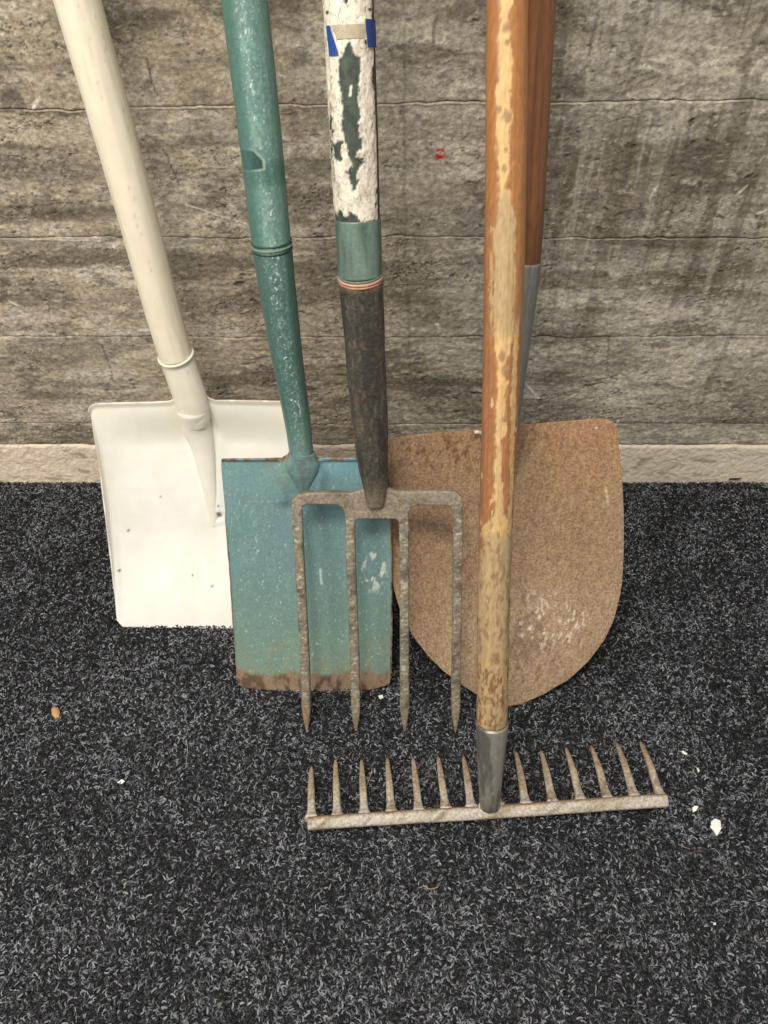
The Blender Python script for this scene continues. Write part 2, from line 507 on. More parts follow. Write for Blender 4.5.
def wall_field(X, Z):
    """concrete colour and relief (metres toward the room)"""
    st = fbm(X * 7, Z * 55, 0, 5, 11)                 # long horizontal board grain
    st2 = fbm(X * 70, Z * 190, 0, 3, 21)
    bl = fbm(X * 9, Z * 16, 0, 5, 31, 0.6)
    bl2 = fbm(X * 40, Z * 55, 0, 4, 41, 0.6)
    fine = fbm(X * 160, Z * 220, 0, 4, 51, 0.7)
    right = ss(-0.15, 0.25, X)
    c = mixc(np.broadcast_to(S(172, 160, 139), X.shape + (3,)), S(163, 157, 144), right)  # yellower left, greyer right: fall of the light put into the colour
    c = mixc(c, S(120, 111, 97), ss(-0.05, 0.6, st * 0.5 + bl * 0.65) * 0.9)
    c = mixc(c, S(206, 197, 178), ss(0.0, 0.55, -st * 0.4 - bl * 0.6 + bl2 * 0.4) * 0.8)
    veil = fbm(X * 5 + 3, Z * 26, 0, 5, 35, 0.6)
    c = mixc(c, S(98, 90, 77), ss(0.25, 0.6, veil) * 0.6)
    c = mixc(c, S(86, 79, 68), ss(0.2, 0.6, bl2 * 0.7 + st2 * 0.35) * 0.55)
    c = mixc(c, S(190, 183, 168), ss(0.2, 0.7, st2 * 0.5 + fine * 0.5) * 0.5)
    c = c * (1 + 0.30 * fine[..., None])
    for b, k in DARKB: c = mixc(c, S(88, 82, 73), box_mask(X, Z, b, bl2) * k * 0.75)
    for b, k in LIGHTB: c = mixc(c, S(180, 170, 147), box_mask(X, Z, b, bl2) * k * 0.6)
    # rugged low bands
    rug = ss(0.34, 0.26, Z) * ss(-0.2, 0.25, bl + 0.25) * 0.9 + 0.35 * ss(0.1, 0.5, bl2 + bl * 0.5) + 0.25 * ss(0.40, 0.44, Z) * ss(0.0, 0.4, bl)
    ch = fbm(X * 60, Z * 130, 0, 4, 61, 0.55)
    h = 0.0006 * st + 0.0009 * rug * ch + 0.00035 * fine + 0.00025 * st2
    pit = ss(0.72, 0.95, fbm(X * 75, Z * 120, 0, 4, 71, 0.6)) * ss(-0.3, 0.3, bl)
    h = h - 0.0022 * pit
    c = mixc(c, S(62, 56, 48), pit * 0.6)
    rid = 1 - np.abs(fbm(X * 16 + bl2, Z * 42 + bl2 * 0.8, 0, 3, 81))
    crk = ss(0.965, 0.99, rid) * ss(0.1, 0.5, fbm(X * 8, Z * 20, 0, 2, 91) + 0.25)
    h = h - 0.0010 * crk
    c = mixc(c, S(64, 58, 50), crk * 0.7)
    # crumbly raised lips along cracks
    lip = ss(0.90, 0.955, rid) * (1 - ss(0.965, 0.99, rid)) * ss(0.1, 0.5, fbm(X * 8, Z * 20, 0, 2, 91) + 0.25)
    h = h + 0.0008 * lip
    c = mixc(c, S(186, 176, 155), lip * 0.35)
    for poly, w, k in DRIPS:
        d, f = seg_dist(X + 0.0022 * bl2, Z, poly)
        m = ss(1.35, 0.55, d / (w * (1 + 0.4 * bl2)))
        c = mixc(c, S(103, 96, 76) if w > 0.0015 else S(60, 54, 46), m * k * (0.75 + 0.35 * fine))
        if w < 0.0013: h = h - 0.0012 * m
    for poly, w in LIGHTS:
        d, f = seg_dist(X, Z + 0.0008 * bl2, poly)
        m = ss(1.3, 0.6, d / w)
        c = mixc(c, S(218, 212, 198), m * 0.85)
        h = h + 0.0006 * m
    vs = fbm(X * 75, Z * 3.5 + X * 4, 0, 4, 95, 0.6)
    vm = ss(0.12, 0.24, X) * ss(0.24, 0.36, Z) * ss(-0.2, 0.4, bl + 0.3)
    c = mixc(c, S(92, 86, 72), ss(0.25, 0.5, vs) * vm * 0.5)
    c = mixc(c, S(196, 190, 172), ss(0.35, 0.6, -vs) * vm * 0.35)
    hl = 1 - np.abs(fbm(X * 6, Z * 90, 0, 4, 97, 0.55))
    c = mixc(c, S(70, 63, 54), ss(0.965, 0.995, hl) * ss(0.1, 0.4, bl2 + 0.2) * 0.5)
    c = mixc(c, S(216, 208, 190), ss(0.90, 0.95, hl) * ss(0.96, 0.95, hl) * ss(0.1, 0.4, bl2) * 0.4)
    # red crayon dab
    q = wall_pt(440, 153)
    d = np.hypot((X - q[0]) / 0.0060, (Z - q[2]) / 0.0075)
    c = mixc(c, S(205, 190, 180), ss(1.2, 0.8, d + bl2 * 0.5) * 0.7)
    c = mixc(c, S(190, 30, 30), ss(0.85, 0.6, d + fine * 0.9) * ss(0.25, 0.35, np.abs(d - 0.2) + 0.15))
    return c, h


def seam(X, z, k):
    return z + 0.0016 * fbm(X * 6, k * 3.1, 0, 3, 100 + k) + 0.0012 * fbm(X * 60, k * 1.7, 0, 3, 120 + k)


def board(z0, z1, k, nx=0.0017, nz=0.0014, tilt0=0.0, tilt1=0.0, fin=0.0, x0=-1.05, x1=1.05):
    NX, NZ = int((x1 - x0) / nx), max(int((z1 - z0) / nz), 6)
    X = np.linspace(x0, x1, NX)[None].repeat(NZ, 0)
    b = np.linspace(0, 1, NZ)
    b = b + 0.0
    g = 0.0005
    lo = seam(X, z0, k) + tilt0 * X + g * 0.5
    hi = seam(X, z1, k + 1) + tilt1 * X - g * 0.5
    B = b[:, None].repeat(NX, 1)
    Z = lo + (hi - lo) * B
    c, h = wall_field(X, Z)
    dl, dh = Z - lo, hi - Z
    nn = fbm(X * 90, Z * 90, 0, 3, 200)
    e = np.minimum(dl, dh)
    # arris: slightly broken, drops into the joint
    h = h - 0.0011 * ss(0.0020 + 0.0012 * nn, 0.0, e) * np.clip(0.55 + 0.8 * fbm(X * 14, k * 7.7, 0, 2, 210), 0.15, 1.2)
    # thin fin of mortar squeezed out under the joint
    f = ss(0.0016, 0.0004, np.abs(dh - 0.0012)) * fin * ss(-0.5, 0.1, fbm(X * 10, k * 2.0, 0, 2, 220))
    h = h + 0.0016 * f
    c = mixc(c, S(200, 188, 164), f * 0.7)
    c = mixc(c, S(60, 54, 46), ss(0.0014, 0.0, e) * (0.15 + 0.5 * ss(-0.1, 0.2, X)) * ss(-0.4, 0.2, fbm(X * 14, k * 3.7, 0, 2, 230)) * (1 - f))
    h = h + 0.0007 * fbm(X * 0.7, k * 5.0, 0, 2, 240)
    V = np.stack([X, -h, Z], -1)
    # side returns into the wall
    bot, top = V[0].copy(), V[-1].copy()
    bot[:, 1] = 0.0125; top[:, 1] = 0.0125
    V = np.concatenate([bot[None], V, top[None]], 0)
    c = np.concatenate([c[:1] * 0 + S(70, 64, 55), c, c[-1:] * 0 + S(70, 64, 55)], 0)
    Fq = quad_faces(NZ + 2, NX)
    o = mesh_obj('concrete_band', V.reshape(-1, 3), Fq, M_concrete, wall, c.reshape(-1, 3))
    return o


ZS = [0.079, 0.120, 0.272, 0.414, 0.568, 0.715]
board(ZS[0], ZS[1], 0)
board(ZS[1], ZS[2], 1, fin=0.2)
board(ZS[2], ZS[3], 2, tilt1=0.0, fin=0.5)
board(ZS[3], ZS[4], 3, tilt1=0.012, fin=0.9)
board(ZS[4], ZS[5], 4, tilt0=0.012, fin=0.6)
for i in range(8):
    board(0.715 + 0.15 * i, 0.715 + 0.15 * (i + 1), 5 + i, nx=0.008, nz=0.006, x0=-2.3, x1=2.3)
for sx in (-1, 1):
    for k, (a, b) in enumerate(zip(ZS[:-1], ZS[1:])):
        xa, xb = (1.05, 2.3) if sx > 0 else (-2.3, -1.05)
        board(a, b, k, nx=0.01, nz=0.008, x0=xa, x1=xb)


def plinth():
    x0, x1 = -2.3, 2.3
    NX, NZ = 1600, 60
    X = np.linspace(-1.05, 1.05, NX)[None].repeat(NZ, 0)
    X[:, 0] = x0; X[:, -1] = x1
    B = np.linspace(0, 1, NZ)[:, None].repeat(NX, 1)
    hi = 0.0785 + 0.0018 * fbm(X * 45, 0.3, 0, 4, 300)
    Z = -0.002 + (hi + 0.002) * B
    w = fbm(X * 30, Z * 60, 0, 3, 310)
    cr = fbm(X * 140 + w, Z * 150 + w, 0, 4, 320, 0.6)
    h = 0.0028 + 0.0008 * cr + 0.0006 * w
    h = h - 0.002 * ss(0.0035, 0.0, hi - Z)
    c = np.broadcast_to(S(232, 214, 194), X.shape + (3,)).copy()
    c = mixc(c, S(218, 208, 186), ss(-0.1, 0.6, X))
    c = mixc(c, S(188, 168, 144), ss(0.1, 0.7, -cr) * 0.5)
    c = mixc(c, S(120, 110, 92), ss(0.5, 0.9, fbm(X * 35, Z * 70, 0, 3, 330)) * 0.5)
    c = mixc(c, S(225, 216, 188), ss(0.007, 0.0, Z) * 0.6)
    # small hole at the foot on the right
    a = wall_pt(735, 478)
    m = ss(1.25, 0.85, np.maximum(np.abs(X - a[0]) / 0.0085, np.abs(Z - 0.006) / 0.0042))
    h = h - 0.008 * m
    c = mixc(c, S(20, 17, 13), m)
    V = np.stack([X, -h, Z], -1)
    top = V[-1].copy(); top[:, 1] = 0.0125
    V = np.concatenate([V, top[None]], 0)
    c = np.concatenate([c, c[-1:]], 0)
    o = mesh_obj('baseboard_back', V.reshape(-1, 3), quad_faces(NZ + 1, NX), M_plinth, None, c.reshape(-1, 3))
    o['kind'] = 'structure'


plinth()


# ------------------------------------------------------------------ blades
def surf(V, u, v):
    q = proj(V.reshape(-1, 3))
    return V.reshape(-1, 3)[np.argmin((q[:, 0] - u) ** 2 + (q[:, 1] - v) ** 2)].copy()


class Frame:
    """plane of a blade standing on the floor: through floor pixel (u,v), yawed, leaning back"""
    def __init__(s, u, v, lean, yaw=0.0, z=0.002):
        s.p = floor_pt(u, v, z)
        a = math.radians(yaw)
        s.x = np.array([math.cos(a), math.sin(a), 0])
        hz = np.array([-math.sin(a), math.cos(a), 0])     # toward the wall
        l = math.radians(lean)
        s.y = hz * math.sin(l) + np.array([0, 0, math.cos(l)])
        s.n = np.cross(s.x, s.y)
        if s.n[1] > 0: s.n = -s.n

    def at(s, u, v): return hit(u, v, s.p, s.n)


def blade(name, fr, bottom, top, left, right, depth, colf, rghf, mat, parent, NA=150, NB=190, thick=0.002):
    un = lambda px: np.array([fr.at(*q) for q in px])
    Bt, Tp, Lf, Rg = linres(un(bottom), NA), linres(un(top), NA), catmull(un(left), NB), catmull(un(right), NB)
    a = np.linspace(0, 1, NA)[None, :, None]
    b = np.linspace(0, 1, NB)[:, None, None]
    V = ((1 - b) * Bt[None] + b * Tp[None] + (1 - a) * Lf[:, None] + a * Rg[:, None]
         - ((1-a)*(1-b)*Bt[0] + a*(1-b)*Bt[-1] + (1-a)*b*Tp[0] + a*b*Tp[-1]))
    A = np.broadcast_to(a[..., 0] * 2 - 1, (NB, NA))
    B = np.broadcast_to(b[..., 0], (NB, NA))
    uv = proj(V)                                             # where each point was traced
    h = depth(A, B, uv[..., 0], uv[..., 1])
    V = V + fr.n * h[..., None]
    V[..., 2] = np.maximum(V[..., 2], 0.0015)
    c = colf(A, B, uv[..., 0], uv[..., 1])
    r = rghf(A, B, uv[..., 0], uv[..., 1])
    # back skin and rim
    dx = np.gradient(V, axis=1); dy = np.gradient(V, axis=0)
    nn = np.cross(dx, dy); nn /= np.linalg.norm(nn, axis=-1)[..., None] + 1e-12
    if (nn @ fr.n).mean() < 0: nn = -nn
    Vb = V - nn * thick
    n = NA * NB
    Ff = quad_faces(NB, NA)
    Fb = Ff[:, ::-1] + n
    I = np.arange(n).reshape(NB, NA)
    loop = np.concatenate([I[0], I[1:, -1], I[-1, -2::-1], I[-2:0:-1, 0]])
    nx = np.roll(loop, -1)
    rim = np.stack([nx, loop, loop + n, nx + n], -1)
    Vt = np.concatenate([V.reshape(-1, 3), Vb.reshape(-1, 3)])
    ct = np.concatenate([c.reshape(-1, 3)] * 2)
    rt = np.concatenate([np.broadcast_to(r, (NB, NA)).ravel()] * 2)
    o = mesh_obj(name, Vt, np.concatenate([Ff, Fb, rim]), mat, parent, ct, rt)
    return o, V


# ================================================================== 1 white square-mouthed shovel
def white_shovel():
    fr = Frame(232, 627, 28, 0)
    root = empty('shovel', fr.p, 'square-mouthed shovel painted cream white all over, leaning furthest left on the wall', 'shovel')

    def depth(A, B, u, v):
        dish = -0.030 * (1 - np.abs(A) ** 2.6) * ss(-0.05, 0.45, B) * (1 - 0.75 * ss(0.80, 1.0, B))
        ax = np.interp(v, [400, 440, 527], [193, 203, 214.5])
        w = np.interp(v, [400, 440, 480, 527], [17, 15, 10, 5])
        rd = np.exp(-((u - ax) / w) ** 2 * 0.9) * np.interp(v, [395, 430, 500, 527, 533], [0.008, 0.006, 0.004, 0.003, 0])
        pin = -0.004 * np.exp(-(((u - 214) / 4) ** 2 + ((v - 524) / 4) ** 2))
        dent = 0.0016 * fbm(A * 2.3, B * 2.7, 0, 2, 400)
        roll = 0.004 * ss(0.975, 1.0, B)
        return dish + rd + pin + dent * ss(1, 0.9, np.abs(A)) + roll

    def colf(A, B, u, v):
        c = np.broadcast_to(S(234, 234, 226), A.shape + (3,)).copy()
        c = mixc(c, S(228, 224, 206), ss(0.55, 1.0, B) * 0.8)
        c = mixc(c, S(215, 205, 180), ss(0.2, 0.9, fbm(A * 3, B * 3, 0, 3, 410)) * 0.25)
        edge = np.maximum(ss(0.985, 1.0, np.abs(A)), ss(0.99, 1.0, B))
        c = mixc(c, S(160, 140, 112), edge * 0.5 * ss(-0.3, 0.4, fbm(A * 12, B * 12, 0, 3, 430)))
        for (pu, pv, pr) in [(214.5, 521, 3.2), (197, 460, 1.6), (214, 512, 1.2), (125, 534, 1.5), (118, 572, 1.5), (210, 590, 1.3), (155, 502, 1), (190, 580, 1)]:
            d = np.hypot(u - pu, v - pv) / pr
            c = mixc(c, S(95, 75, 52), ss(1.3, 0.6, d) * 0.85)
        return c
    top = [(90, 411), (90.5, 406.5), (93, 404), (98, 403), (150, 402.5), (168, 401.5), (176, 398), (180, 393), (204, 391), (208, 397), (215, 400.5), (250, 401), (286, 401), (291, 403), (292.5, 409)]
    bot = [(116, 612), (117, 620), (123, 627), (160, 628.5), (232, 629.5), (335, 630), (342, 628), (346, 615)]
    lf = [(116, 612), (113.5, 580), (109, 540), (104, 500), (98, 455), (93, 428), (90, 411)]
    rg = [(346, 615), (342, 580), (334, 540), (325, 500), (308, 455), (297, 428), (292.5, 409)]
    _, V = blade('blade', fr, bot, top, lf, rg, depth, colf, lambda A, B, u, v: 0.42 + 0 * A, M_white, root)
    fp = np.array([surf(V, a, b) for a, b in [(214, 527), (212, 500), (207, 470), (202, 445), (197, 425), (192, 408)]])
    fpth = catmull(fp, 80) + fr.n * np.linspace(-0.002, 0.002, 80)[:, None]
    hw = radii(fpth, [(530, 3.2), (515, 4.6), (480, 8.0), (450, 11.5), (425, 15), (400, 16)])
    sweep('frog', fpth, hw, hw * np.linspace(0.45, 0.95, 80), fr.n, M_white, root, 40, 2, lambda A, L, W, Pp: np.broadcast_to(S(232, 228, 213), A.shape + (3,)).copy(), None, None, True, 0.8)
    J = surf(V, 197, 424) + fr.n * 0.004
    P, n = axis_pts(J, [(191, 400), (178, 362), (129, 185), (77.5, 0)], 1.15)
    path = catmull(P, 700)
    r = radii(path, [(424, 13.5), (418, 15.5), (408, 16.6), (400, 17), (362, 17.2), (185, 20.5), (0, 23.6)])
    wc = lambda base, sd: (lambda A, L, W, Pp: mixc(mixc(np.broadcast_to(base, A.shape + (3,)).copy(), S(190, 172, 132),
        ss(0.35, 0.9, fbm(np.cos(A) * 4, L * 9, np.sin(A) * 4, 4, sd)) * 0.35), S(140, 125, 100),
        ss(0.94, 0.98, 1 - np.abs(fbm(np.cos(A) * 5, L * 22, np.sin(A) * 5, 3, sd + 5))) * 0.30 * ss(0.1, 0.5, fbm(np.cos(A) * 4, L * 9, np.sin(A) * 4, 3, sd + 9))))
    dsp = lambda A, L, W, Pp: 0.00035 * fbm(np.cos(A) * 6, L * 25, np.sin(A) * 6, 3, 450)
    k = at_v(path, 355)
    rr = r.copy()
    s_end = at_v(path, 418)
    sweep('socket', path[:k + 1], rr[:k + 1], rr[:k + 1] * 0.85, n, M_white, root, 48, 2, wc(S(230, 224, 206), 440), dsp)
    sweep('shaft', path[k - 1:], rr[k - 1:] * 0.975, rr[k - 1:] * 0.975, n, M_white, root, 64, 2, wc(S(232, 224, 200), 445), dsp)
    t = path[k] - path[k - 2]; t = nrm(t)
    tilt = nrm(t)
    side = nrm(np.cross(t, n))
    ring = []
    for a in np.linspace(0, 2 * math.pi, 40):
        ring.append(path[k] + (side * math.cos(a) + n * math.sin(a)) * r[k] * 1.0 - t * 0.004 * math.sin(a))
    sweep('weld_ring', ring, 0.0016, 0.0016, t, M_white, root, 10, 2, wc(S(232, 226, 206), 447), None, None, False)


# ================================================================== 2 green spade
def green_spade():
    fr = Frame(316, 690, 21, 0)
    root = empty('digging_spade', fr.p, 'digging spade with flat teal painted blade rusty at its foot and green shaft', 'spade')
    top = [(221, 466), (221.5, 460), (226, 458.5), (270, 457.5), (282, 456.5), (288, 452), (291, 447), (309, 447), (313, 452), (320, 456.5), (360, 457), (382, 457.5), (386, 460), (386.5, 466)]
    bot = [(236.5, 676), (238, 684), (244, 688), (280, 691), (330, 692.5), (370, 690), (385, 686), (390, 683), (390.3, 672)]
    lf = [(236.5, 676), (233, 620), (229, 560), (225, 510), (221, 466)]
    rg = [(390.3, 672), (391, 620), (390.5, 560), (389, 510), (386.5, 466)]

    def depth(A, B, u, v):
        bow = -0.006 * (1 - A ** 2) * ss(1.0, 0.6, B) * ss(0, 0.3, B)
        q = np.clip((v - 447) / 62, 0, 1)
        w = np.interp(v, [447, 458, 475, 510], [13, 14, 20, 26])
        rd = np.exp(-np.abs((u - 301) / w) ** 2.4) * (1 - q) ** 0.9 * 0.0175
        s1, _ = seg_dist(u, v, [(290, 455), (280, 470), (283, 500)])
        s2, _ = seg_dist(u, v, [(312, 455), (322, 470), (318, 500)])
        fold = 0.0022 * (np.exp(-(s1 / 5) ** 2) + np.exp(-(s2 / 5) ** 2))
        tread = 0.0035 * ss(462.5, 458.5, v) * ss(14, 22, np.abs(u - 301))
        return bow + rd + fold + tread + 0.0005 * fbm(A * 5, B * 7, 0, 3, 500)

    def rustm(A, B, u, v):
        n1 = fbm(A * 4, B * 6, 0, 4, 510)
        n2 = fbm(A * 16, B * 22, 0, 4, 520)
        foot = ss(672, 678, v - n1 * 5 - n2 * 3 + np.abs(A) ** 4 * -(-6))
        foot = np.maximum(foot, ss(676, 681, v))
        side = ss(0.955, 0.985, -A + n2 * 0.015 + n1 * 0.02 + ss(0.4, 0, B) * 0.025)
        side = np.maximum(side, ss(0.975, 0.995, A + n2 * 0.02 + ss(0.3, 0, B) * 0.02))
        topm = ss(461.0, 459.2, v - n2 * 1.5) * ss(-0.2, 0.3, n2 + 0.25)
        return np.clip(np.maximum.reduce([foot, side, topm]), 0, 1), n1, n2

    def colf(A, B, u, v):
        ru, n1, n2 = rustm(A, B, u, v)
        c = np.broadcast_to(S(112, 144, 146), A.shape + (3,)).copy()
        c = mixc(c, S(108, 150, 160), ss(500, 465, v) * ss(300, 330, u) * 0.9)
        c = mixc(c, S(120, 146, 130), ss(540, 640, v + n1 * 25) * 0.75)
        c = mixc(c, S(140, 142, 112), ss(610, 680, v + n1 * 30) * ss(-0.4, 0.5, n2 + 0.2) * 0.6)
        c = mixc(c, S(102, 136, 134), ss(0.0, 0.7, n1) * 0.35)
        c = mixc(c, S(150, 178, 166), ss(0.5, 0.9, n2) * 0.2)
        sp = ss(1.25, 1.4, fbm(A * 60, B * 90, 0, 2, 530) * 1.25)
        c = mixc(c, S(190, 208, 200), sp * 0.7)
        fl = ss(0.15, 0.3, fbm(A * 26, B * 34, 0, 3, 540)) * ss(22, 10, np.hypot((u - 374) / 0.8, (v - 572) / 1.3))
        c = mixc(c, S(205, 222, 212), fl * 0.85)
        s0, _ = seg_dist(u, v, [(320, 572), (321, 586)])
        c = mixc(c, S(190, 212, 205), ss(1.8, 0.6, s0) * 0.8)
        c = mixc(c, S(120, 112, 88), ss(12, 5, np.hypot(u - 268 - (v-458)*.3, (v - 461) * 1.2) - n2 * 4) * 0.35)
        c = mixc(c, S(112, 138, 122), ss(0.35, 0.0, np.hypot((u - 285) / 60, (v - 478) / 60) + n2 * .15) * 0.5)
        rc = mixc(np.broadcast_to(S(140, 118, 96), A.shape + (3,)), S(96, 74, 56), ss(-0.1, 0.6, n2))
        rc = mixc(rc, S(150, 128, 104), ss(0.1, 0.7, -n2) * 0.5)
        return mixc(c, rc, ru)

    def rgh(A, B, u, v):
        ru, n1, n2 = rustm(A, B, u, v)
        return 0.48 + 0.28 * ru
    _, V = blade('blade', fr, bot, top, lf, rg, depth, colf, rgh, M_paint, root, 190, 260)
    fp = np.array([surf(V, a, b) for a, b in [(302, 500), (302, 480), (301.5, 466), (301, 455)]])
    fpth = catmull(fp, 70) + fr.n * np.interp(np.linspace(0, 1, 70), [0, 0.6, 1], [-0.0005, -0.004, -0.010])[:, None]
    fv = proj(fpth)[:, 1]
    fz = proj(fpth)[:, 2] / F

    def fcol(A, L, W, Pp):
        n2 = fbm(W * 4, L * 120, 0, 4, 560)
        c = mixc(np.broadcast_to(S(110, 142, 144), A.shape + (3,)).copy(), S(96, 126, 126), ss(0, 0.6, n2))
        return mixc(c, S(134, 124, 102), ss(0.1, 0.6, n2 + np.abs(W) * 0.5 - 0.2) * 0.2)
    sweep('frog', fpth, np.interp(fv, [452, 458, 464, 470, 480, 500], [12.6, 14.5, 17, 16, 11, 2]) * fz, np.interp(fv, [452, 462, 480, 500], [0.0130, 0.0105, 0.0048, 0.0006]), fr.n, M_paint, root, 48, 2, fcol, None, lambda A, L, W, Pp: 0.5 + 0 * A, True, 0.2)
    J = surf(V, 301, 458) - fr.n * 0.010
    P, n = axis_pts(J, [(300, 440), (286, 350), (272.5, 250), (259, 125), (244.6, 0)], 1.02)
    path = catmull(P, 1200)
    r = radii(path, [(470, 12), (455, 12), (440, 12.3), (400, 13.8), (350, 16), (300, 18), (250, 19.8), (125, 22.0), (0, 23.8)])

    def gcol(base, lightm, sd):
        def f(A, L, W, Pp):
            v = np.broadcast_to(proj(Pp)[:, 1][:, None], A.shape)
            cx, cy = np.cos(A), np.sin(A)
            n1 = fbm(cx * 2, L * 7, cy * 2, 4, sd)
            n2 = fbm(cx * 8, L * 230, cy * 8, 4, sd + 4)
            rid = 1 - np.abs(fbm(cx * 4.5 + n1, L * 120 + n2 * 0.8, cy * 4.5, 3, sd + 8))
            c = np.broadcast_to(base, A.shape + (3,)).copy()
            c = mixc(c, S(126, 154, 142), ss(-0.2, 0.6, n1) * 0.4 * lightm)
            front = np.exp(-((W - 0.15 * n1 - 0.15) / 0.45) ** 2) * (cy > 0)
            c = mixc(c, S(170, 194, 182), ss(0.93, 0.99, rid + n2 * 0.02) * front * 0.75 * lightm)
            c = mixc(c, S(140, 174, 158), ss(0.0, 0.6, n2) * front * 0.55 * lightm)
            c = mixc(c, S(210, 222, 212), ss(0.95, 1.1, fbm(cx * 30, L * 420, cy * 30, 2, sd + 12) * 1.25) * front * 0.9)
            if sd == 600:                      # dark chip and the darker band under it
                uu = W * 21 + np.interp(v, [0, 250], [245.5, 272.5])
                chip = polysd(uu, v, [(242, 147), (256, 149), (265, 158), (266, 166), (246, 168), (243, 158)])
                c = mixc(c, S(52, 92, 80), ss(18, 6, np.abs(v - 172)) * 0.6)
                c = mixc(c, S(26, 58, 50), ss(1.0, -0.6, chip) * (cy > 0) * 0.9)
                c = mixc(c, S(150, 170, 150), ss(1.4, 0.4, np.abs(chip - 1.2)) * (cy > 0) * 0.7)
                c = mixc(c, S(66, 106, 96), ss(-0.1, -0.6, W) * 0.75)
            else:
                c = mixc(c, S(112, 142, 134), ss(400, 460, v) * 0.7)
            return c
        return f
    dsp = lambda A, L, W, Pp: 0.00025 * fbm(np.cos(A) * 6, L * 30, np.sin(A) * 6, 3, 620)
    k = at_v(path, 245)
    rg1 = lambda A, L, W, Pp: 0.42 + 0.1 * fbm(np.cos(A) * 3, L * 9, np.sin(A) * 3, 2, 640)
    so = sweep('socket', path[:k], r[:k], r[:k], n, M_paint, root, 90, 2, gcol(S(72, 102, 96), 0.6, 650), dsp, rg1)
    sweep('shaft', path[k - 1:], r[k - 1:] * 0.985, r[k - 1:] * 0.985, n, M_paint, root, 110, 2, gcol(S(94, 128, 120), 1.0, 600), dsp, rg1)
    t = nrm(path[k] - path[k - 3]); side = nrm(np.cross(t, n))
    for dz, colr in ((-0.0035, S(30, 60, 50)), (0.0, S(120, 140, 118)), (0.0035, S(36, 72, 60))):
        ring = [path[k] + t * dz + (side * math.cos(a) + n * math.sin(a)) * r[k] * (1.0 if dz == 0 else 0.985) - t * 0.003 * math.sin(a) for a in np.linspace(0, 2 * math.pi, 40)]
        sweep('ring', ring, 0.0010, 0.0010, t, M_paint, root, 8, 2, lambda A, L, W, Pp, q=colr: np.broadcast_to(q, A.shape + (3,)).copy(), None, lambda A, L, W, Pp: 0.5 + 0 * A, False)


